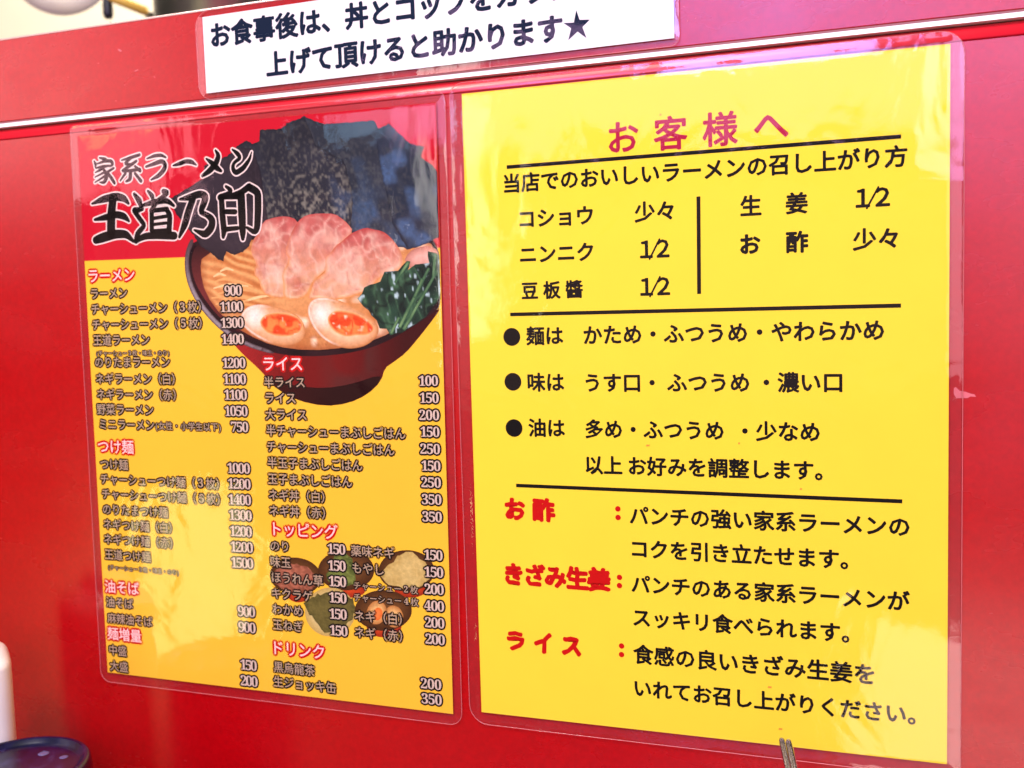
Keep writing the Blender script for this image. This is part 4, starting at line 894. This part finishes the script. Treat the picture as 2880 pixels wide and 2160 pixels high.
piece("pork_slice", smooth_poly(jag(P['pork1'], 0.5, 7, 4)), 0.050, P_pork, pork_paint(1, 0.8), bowl, 0.7)
piece("pork_slice", smooth_poly(jag(P['pork2'], 0.5, 8, 4)), 0.053, P_pork, pork_paint(2, 0.8), bowl, 0.7)
piece("pork_slice", smooth_poly(jag(P['pork3'], 0.5, 9, 4)), 0.056, P_pork, pork_paint(3, 1.0), bowl, 0.7)
piece("fish_cake", smooth_poly(P['fish']), 0.050, P_pork, lambda x, y, d, t: mixc(lin(186, 120, 96), lin(232, 180, 156), np.clip(d / 4, 0, 1) * (0.5 + 0.5 * t)), bowl)


def egg_paint(x, y, d, t):
    cx, cy = x.mean(), y.mean()
    c = mixc(lin(204, 136, 76), lin(236, 196, 146), np.clip(d / 6, 0, 1))
    c = mixc(c, lin(252, 238, 216), np.clip(1 - np.hypot(x - cx + 11, y - cy - 5) / 9, 0, 1))
    c = mixc(c, lin(176, 104, 52), np.clip(1 - d / 1.1, 0, 1) * np.clip(0.8 - t, 0, 1))
    return mixc(c, lin(250, 226, 196), np.clip(1 - np.abs(d - 0.8) / 0.7, 0, 1) * np.clip((cx - x) / 8, 0, 1))


def yolk_paint(x, y, d, t):
    c = mixc(lin(246, 182, 112), lin(226, 76, 30), np.clip(d / 1.3, 0, 1))
    c = mixc(c, lin(250, 138, 66), np.clip((vnoise(x, y, 3.6, 6) - 0.5) * 5, 0, 1) * np.clip(d / 2, 0, 1))
    c = mixc(c, lin(206, 56, 20), ridge(x, y, 4.2, 3, 9) * np.clip(d / 2, 0, 1))
    return mixc(c, lin(255, 214, 170), np.clip((vnoise(x, y, 1.7, 9) - 0.82) * 8, 0, 1))


for a, b, zz in (('egg1', 'yolk1', 0.058), ('egg2', 'yolk2', 0.062)):
    piece("egg", smooth_poly(P[a], 2), zz, P_soup, egg_paint, bowl, 0.8)
    piece("egg_yolk", smooth_poly(P[b], 2), zz + 0.002, P_soup, yolk_paint, bowl, 0.6)


def veg_paint(x, y, d, t):
    c = mixc(lin(14, 28, 26), lin(38, 70, 50), vnoise(x, y, 5, 2))
    c = mixc(c, lin(74, 116, 78), ridge(x * 0.9 + y * 0.35, y * 0.4 - x * 0.2, 3.2, 6, 8) * 0.8)
    c = mixc(c, lin(8, 16, 18), ridge(x, y * 0.5, 4.5, 11, 9) * 0.8)
    return mixc(c, lin(176, 204, 196), np.clip((vnoise(x * 1.3, y * 0.6, 1.8, 5) - 0.80) * 9, 0, 1))


piece("spinach", jag(P['spinach'], 0.6, 12, 2.5), 0.066, P_plain, veg_paint, bowl, 0.6)
for i in range(6):
    piece("spinach_stem", P['stem%d' % i], 0.068 + i * 0.0004, P_plain, lambda x, y, d, t: mixc(lin(34, 78, 52), lin(128, 166, 104), np.clip(d / 0.9, 0, 1) * (0.25 + 0.75 * vnoise(x, y, 4, i))), bowl, 0.6)

# --- five small topping dishes printed over the list
FILL = dict(kikurage=((104, 54, 30), (170, 104, 74), P_plain), greens=((50, 62, 22), (116, 128, 56), P_plain), onion=((178, 148, 72), (208, 184, 108), P_soup),
            nori_plate=((66, 62, 26), (112, 102, 48), P_plain), egg_bowl=((96, 58, 30), (120, 76, 40), P_soup))
for k, (nm, parts_) in enumerate(P['sides']):
    z0 = 0.03 + k * 0.004
    dish = None
    for what, poly in parts_:
        if what == 'dish':
            if nm == 'nori_plate':
                f_ = lambda x, y, d, t: mixc(lin(190, 162, 84), lin(212, 192, 120), np.clip(d / 5, 0, 1))
            else:
                f_ = lambda x, y, d, t: mixc(lin(72, 42, 18), lin(112, 72, 34), np.clip(d / 6, 0, 1) * (0.5 + 0.5 * t))
            dish = piece("topping_picture", poly, z0 + 0.001, P_plain, f_, menu)
    for what, poly in parts_:
        if what == 'foot':
            piece("dish_foot", poly, z0, P_plain, lambda x, y, d, t: mixc(lin(150, 40, 18), lin(206, 74, 30), np.clip(d / 4, 0, 1)), dish)
        elif what == 'filling':
            a_, b_, mt = FILL[nm]
            piece("topping", jag(poly, 0.7, 30 + k, 2), z0 + 0.002, mt, lambda x, y, d, t: mixc(mixc(lin(*a_), lin(*b_), vnoise(x, y, 3, k) * 0.6 + np.clip(d / 9, 0, 0.4)), lin(*b_) * (1.5 if k in (0, 1) else 1.1), ridge(x, y * 1.4, 2.0, k + 40, 5) * 0.7), dish, 0.6)
        elif what == 'egg':
            piece("egg", poly, z0 + 0.002, P_soup, lambda x, y, d, t: mixc(lin(188, 122, 58), lin(240, 196, 116), np.clip(d / 4, 0, 1)), dish, 1.0)
        elif what == 'yolk':
            piece("egg_yolk", poly, z0 + 0.003, P_soup, lambda x, y, d, t: mixc(lin(222, 110, 40), lin(240, 130, 60), np.clip(d / 2, 0, 1)), dish, 0.8)


# --- menu lettering: pale letters with a dark outline underneath
def outlined(name, geo, r_out, r_in, m_out, m_in, z=0.078, nd=8):
    o = lettering(name, geo, z, m_out, menu, r=r_out, ndir=nd)
    f = lettering("letter_fill", geo, z + 0.014, m_in, o, r=r_in, ndir=5)
    return o


for ch, stk in D_L_title.items():
    g = brush_geo(stk)
    o = lettering("title_letter", g, 0.078, M_halo, menu, r=0.72, ndir=12)
    lettering("letter_fill", g, 0.095, M_black, o, r=0.0)
for sp in D_L_red:
    outlined("menu_heading", text_geo(sp, 'cell'), 1.25, 0.06, M_redtxt, M_pinkw)
for sp in D_L_item:
    outlined("menu_line", text_geo(sp, 'cell'), 0.95, 0.02, M_black, M_cream)
for sp in D_L_small:
    outlined("menu_line", text_geo(sp, 'cell'), 0.66, 0.0, M_black, M_cream)
for sp in D_L_note:
    outlined("menu_note", text_geo(sp, 'cell'), 0.56, 0.0, M_black, M_cream)
for sp in D_L_price:
    outlined("price", text_geo(sp, 'serif'), 0.90, 0.0, M_black, M_price)
film(menu, dense(rounded_outline(-5.0, -5.6, 214.6, 302.4, (6.5, 6.5, 5, 3))), (0, 0, 210, 297), 23)

# ================================================================== white notice on the upper panel
note = card_empty("laminated_notice", -140.025, 310.4, 0.00442)
tag(note, "white laminated notice strip with bold navy text and a star, above the menu cards", "notice")
sheet("paper", 0, 0, 239.8, 38.0, 0.0, M_paper_w, note)
for sp in (("お食事後は、丼とコップをカウンターに", 4.9, 233.6, 28.2, 0), D_N_text[1]):
    lettering("text_line", text_geo(sp), 0.05, M_navy, note, r=0.50, ndir=10)
mesh_obj("star", [(x * MM, y * MM, 0.05 * MM) for x, y in D_N_star], [tuple(range(10))], M_navy, note)
film(note, dense(rounded_outline(-4.6, -3.3, 242.0, 41.0, (8, 4, 4, 8))), (0, 0, 239.8, 38), 37, swell=0.05)

# ================================================================== things on the counter
M_counter = plain("dark_counter", (0.035, 0.022, 0.016), rough=0.35, mottle=0.3, mscale=18)
bm = bmesh.new()
bmesh.ops.create_cube(bm, size=1)
bmesh.ops.scale(bm, vec=(2.4, 0.40, 0.03), verts=bm.verts)
bmesh.ops.bevel(bm, geom=bm.edges[:], offset=0.004, segments=2, affect='EDGES')
o = bm_obj("counter", bm, M_counter)
o.location = (0, -0.203, -0.2152)
tag(o, kind="structure")


def lathe(name, prof, mat, parent, seg=64, smooth=True, square=0, turn=0.0):
    vv, ff = [], []
    m = len(prof)
    for i in range(seg):
        a = 2 * math.pi * i / seg
        q_ = 1.0
        if square:
            q_ = (abs(math.cos(a - turn)) ** square + abs(math.sin(a - turn)) ** square) ** (-1.0 / square)
        for r, z in prof:
            vv.append((r * q_ * math.cos(a), r * q_ * math.sin(a), z))
    for i in range(seg):
        j = (i + 1) % seg
        for k in range(m - 1):
            ff.append((i * m + k, j * m + k, j * m + k + 1, i * m + k + 1))
    bm = bmesh.new()
    bv = [bm.verts.new(v) for v in vv]
    for f in ff:
        bm.faces.new([bv[i] for i in f])
    bmesh.ops.remove_doubles(bm, verts=bm.verts, dist=1e-6)
    return bm_obj(name, bm, mat, parent, smooth)


CZ = -0.200
# white bottle
bot = empty("white_bottle", (-0.2698, -0.0580, CZ - 0.0))
tag(bot, "white plastic bottle with rounded shoulders at the left edge, behind the dark blue pot", "bottle")
M_bottle = plain("white_plastic", (0.95, 0.94, 0.86), rough=0.28, spec=0.5)
prof = [(0.0, 0.0), (0.0225, 0.0), (0.0245, 0.002)] + [(0.0245, z) for z in (0.03, 0.06, 0.12, 0.16, 0.195)] + \
       [(0.0190 + 0.0055 * math.cos(R(a)), 0.2185 + 0.0055 * math.sin(R(a))) for a in range(0, 91, 10)] + [(0.013, 0.2242), (0.012, 0.2248)]
lathe("body", prof, M_bottle, bot, 96, True, 5, R(-41))
lathe("cap", [(0.012, 0.2244), (0.012, 0.236), (0.011, 0.2375), (0.0, 0.2378)], plain("cap_plastic", (0.85, 0.83, 0.76), rough=0.35), bot, 48)

# navy condiment pot
pot = empty("condiment_pot", (-0.2100, -0.0830, CZ))
tag(pot, "dark blue lidded condiment pot with a shiny spotted lid in the lower left corner", "pot")
M_lidm, nt, p = new_mat("navy_glaze")
n = noise_node(nt, 120, 4, 0.6)
r_ = ramp(nt, n.outputs["Fac"], [(0.35, tuple(lin(8, 8, 34))), (0.58, tuple(lin(18, 15, 54))), (0.78, tuple(lin(52, 52, 92)))])
nt.links.new(r_.outputs["Color"], p.inputs["Base Color"])
p.inputs["Roughness"].default_value = 0.22
p.inputs["Specular IOR Level"].default_value = 0.7
lathe("body", [(0.0, 0.0), (0.027, 0.0), (0.029, 0.002), (0.0315, 0.03), (0.0318, 0.169), (0.031, 0.1738)], plain("pot_glaze", tuple(lin(26, 20, 66)), rough=0.2, spec=0.6), pot)
lid = lathe("lid", [(r_, z_ + 0.0953) for r_, z_ in ((0.0312, 0.0788), (0.0342, 0.0792), (0.0348, 0.081), (0.0346, 0.0840), (0.0341, 0.0874), (0.0333, 0.0886), (0.0322, 0.0890), (0.0312, 0.0884), (0.0296, 0.0868), (0.0280, 0.0856), (0.0258, 0.0851), (0.0, 0.0850))], M_lidm, pot, 96)
M_bead = plain("water_droplet", (0.12, 0.11, 0.24), rough=0.12, spec=0.8)
rnd = random.Random(5)
for i in range(4):
    a = rnd.uniform(0.2, 2.6)
    rr = rnd.uniform(0.010, 0.025)
    s = rnd.choice((0.0005, 0.0007, 0.0009, 0.0022, 0.0028))
    zz = 0.0851
    bm = bmesh.new()
    bmesh.ops.create_icosphere(bm, subdivisions=2, radius=1)
    bmesh.ops.scale(bm, vec=(s, s, 0.00025), verts=bm.verts)
    d = bm_obj("water_droplet", bm, M_bead, lid, True)
    d.location = (rr * math.cos(a), rr * math.sin(a), zz + 0.0953)

# steel tongs
tg = empty("steel_tongs", (0.1924, -0.0505, CZ))
tag(tg, "thin steel tongs standing upright before the yellow card's lower edge", "tongs")
M_steel = plain("brushed_steel", (0.60, 0.57, 0.50), rough=0.2, metal=1.0, bump=0.15, bscale=900)
for k, (xo, yo, ww) in enumerate(((-0.00125, 0.0, 0.00225), (0.00130, -0.0007, 0.00235))):
    # a channel-section arm with a rounded top, leaning slightly
    sec = [(-ww / 2, -0.0007), (-ww / 2 + 0.0004, -0.0011), (-ww * 0.12, -0.0011), (0.0, -0.0006), (ww * 0.12, -0.0011), (ww / 2 - 0.0004, -0.0011), (ww / 2, -0.0007), (ww / 2, 0.0007), (-ww / 2, 0.0007)]
    hs = [0.0, 0.03, 0.08, 0.14, 0.20, 0.2235, 0.2245, 0.2252, 0.2255]
    sc = [1, 1, 1, 1, 1, 1, 0.93, 0.75, 0.4]
    vv, ff = [], []
    m = len(sec)
    for h, s in zip(hs, sc):
        lean = -0.0447 * h / 0.2255
        for x, y in sec:
            vv.append((x * s + xo + lean, y * s + yo, h))
    for i in range(len(hs) - 1):
        for j in range(m):
            l = (j + 1) % m
            ff.append((i * m + j, i * m + l, (i + 1) * m + l, (i + 1) * m + j))
    ff.append(tuple(range((len(hs) - 1) * m, len(hs) * m)))
    ff.append(tuple(range(m))[::-1])
    bm = bmesh.new()
    bv = [bm.verts.new(v) for v in vv]
    for f in ff:
        bm.faces.new([bv[i] for i in f])
    bm_obj("arm", bm, M_steel, tg)

# ================================================================== kitchen behind the partition
M_kwall = plain("kitchen_wall_paint", (0.80, 0.72, 0.55), rough=0.5, mottle=0.06, mscale=3)
o = mesh_obj("kitchen_wall", [(-4, 1.6, -0.8), (3, 1.6, -0.8), (3, 1.6, 2.2), (-4, 1.6, 2.2), (-4, 1.75, -0.8), (3, 1.75, -0.8), (3, 1.75, 2.2), (-4, 1.75, 2.2)],
             [(0, 1, 2, 3), (4, 7, 6, 5), (0, 4, 5, 1), (2, 6, 7, 3), (0, 3, 7, 4), (1, 5, 6, 2)], M_kwall)
tag(o, kind="structure")
# shelf rail that the tools hang from (just above the frame)
M_dark = plain("dark_handle_plastic", (0.012, 0.014, 0.022), rough=0.45)
M_yel = plain("yellow_handle_plastic", (0.85, 0.55, 0.10), rough=0.4)
M_pot = plain("pot_steel", (0.62, 0.63, 0.60), rough=0.34, metal=1.0, mottle=0.2, mscale=9)
M_plate = plain("cream_porcelain", (0.86, 0.80, 0.66), rough=0.25)

ld = empty("hanging_ladle", (-0.8070, 0.7275, 0.6075))
tag(ld, "dark handled ladle hanging blurred behind the partition at upper left", "ladle")
lathe("handle", [(0, -0.002), (0.005, -0.0012), (0.0068, 0.004), (0.0068, 0.016), (0.0052, 0.026), (0.003, 0.034), (0.003, 0.16), (0, 0.161)], M_dark, ld, 24)
lathe("bowl", [(0, 0.1605), (0.018, 0.163), (0.032, 0.172), (0.04, 0.188), (0.04, 0.192), (0.038, 0.188), (0.03, 0.174), (0.0, 0.165)], M_pot, ld, 32)

sp_ = empty("yellow_spatula", (-0.7560, 0.7450, 0.6170))
tag(sp_, "yellow handled spatula slanting over the partition's top, blurred", "spatula")
bm = bmesh.new()
bmesh.ops.create_cone(bm, cap_ends=True, segments=20, radius1=0.0072, radius2=0.0060, depth=0.13)
bmesh.ops.bevel(bm, geom=[e for e in bm.edges if abs(e.verts[0].co.z - e.verts[1].co.z) < 1e-5], offset=0.003, segments=3, affect='EDGES')
h = bm_obj("handle", bm, M_yel, sp_, True)
h.matrix_basis = Matrix.Translation((-0.055, -0.02, 0.022)) @ Vector((-0.86, -0.32, 0.40)).to_track_quat('Z', 'Y').to_matrix().to_4x4() @ Matrix.Rotation(R(180), 4, 'X')
bm = bmesh.new()
bmesh.ops.create_cube(bm, size=1)
bmesh.ops.scale(bm, vec=(0.05, 0.003, 0.09), verts=bm.verts)
bmesh.ops.bevel(bm, geom=bm.edges[:], offset=0.001, segments=2, affect='EDGES')
b = bm_obj("blade", bm, M_yel, sp_)
b.matrix_basis = Matrix.Translation((-0.150, -0.056, 0.067)) @ Vector((-0.86, -0.32, 0.40)).to_track_quat('Z', 'Y').to_matrix().to_4x4()

kp = empty("steel_stockpot", (-0.830, 1.05, 0.55))
tag(kp, "grey steel stockpot far behind the partition, left of the white notice", "pot")
lathe("body", [(0, 0), (0.115, 0), (0.12, 0.006), (0.12, 0.19), (0.126, 0.194), (0.12, 0.198), (0.112, 0.19), (0.112, 0.01), (0, 0.008)], M_pot, kp, 48)
for s_ in (-1, 1):
    vv, ff = [], []
    bmh = bmesh.new()
    ringv = []
    for i in range(9):
        a = R(-80 + 20 * i)
        c = Vector((s_ * (0.12 + 0.03 * math.cos(a)), 0.04 * math.sin(a), 0.15))
        row = []
        for k in range(8):
            t_ = 2 * math.pi * k / 8
            row.append(bmh.verts.new(c + Vector((s_ * math.cos(a) * math.cos(t_), math.sin(a) * math.cos(t_), math.sin(t_))) * 0.005))
        ringv.append(row)
    for i in range(8):
        for k in range(8):
            bmh.faces.new((ringv[i][k], ringv[i][(k + 1) % 8], ringv[i + 1][(k + 1) % 8], ringv[i + 1][k]))
    bm_obj("handle", bmh, M_pot, kp, True)

pl = empty("hanging_plate", (-0.975, 0.837, 0.742))
tag(pl, "cream round plate standing blurred on the kitchen side at upper left", "plate")
q = lathe("dish", [(0, 0), (0.045, 0.0), (0.06, 0.006), (0.085, 0.014), (0.086, 0.016), (0.06, 0.009), (0.044, 0.004), (0, 0.003)], M_plate, pl, 48)
q.rotation_euler = (R(95), 0, R(20))
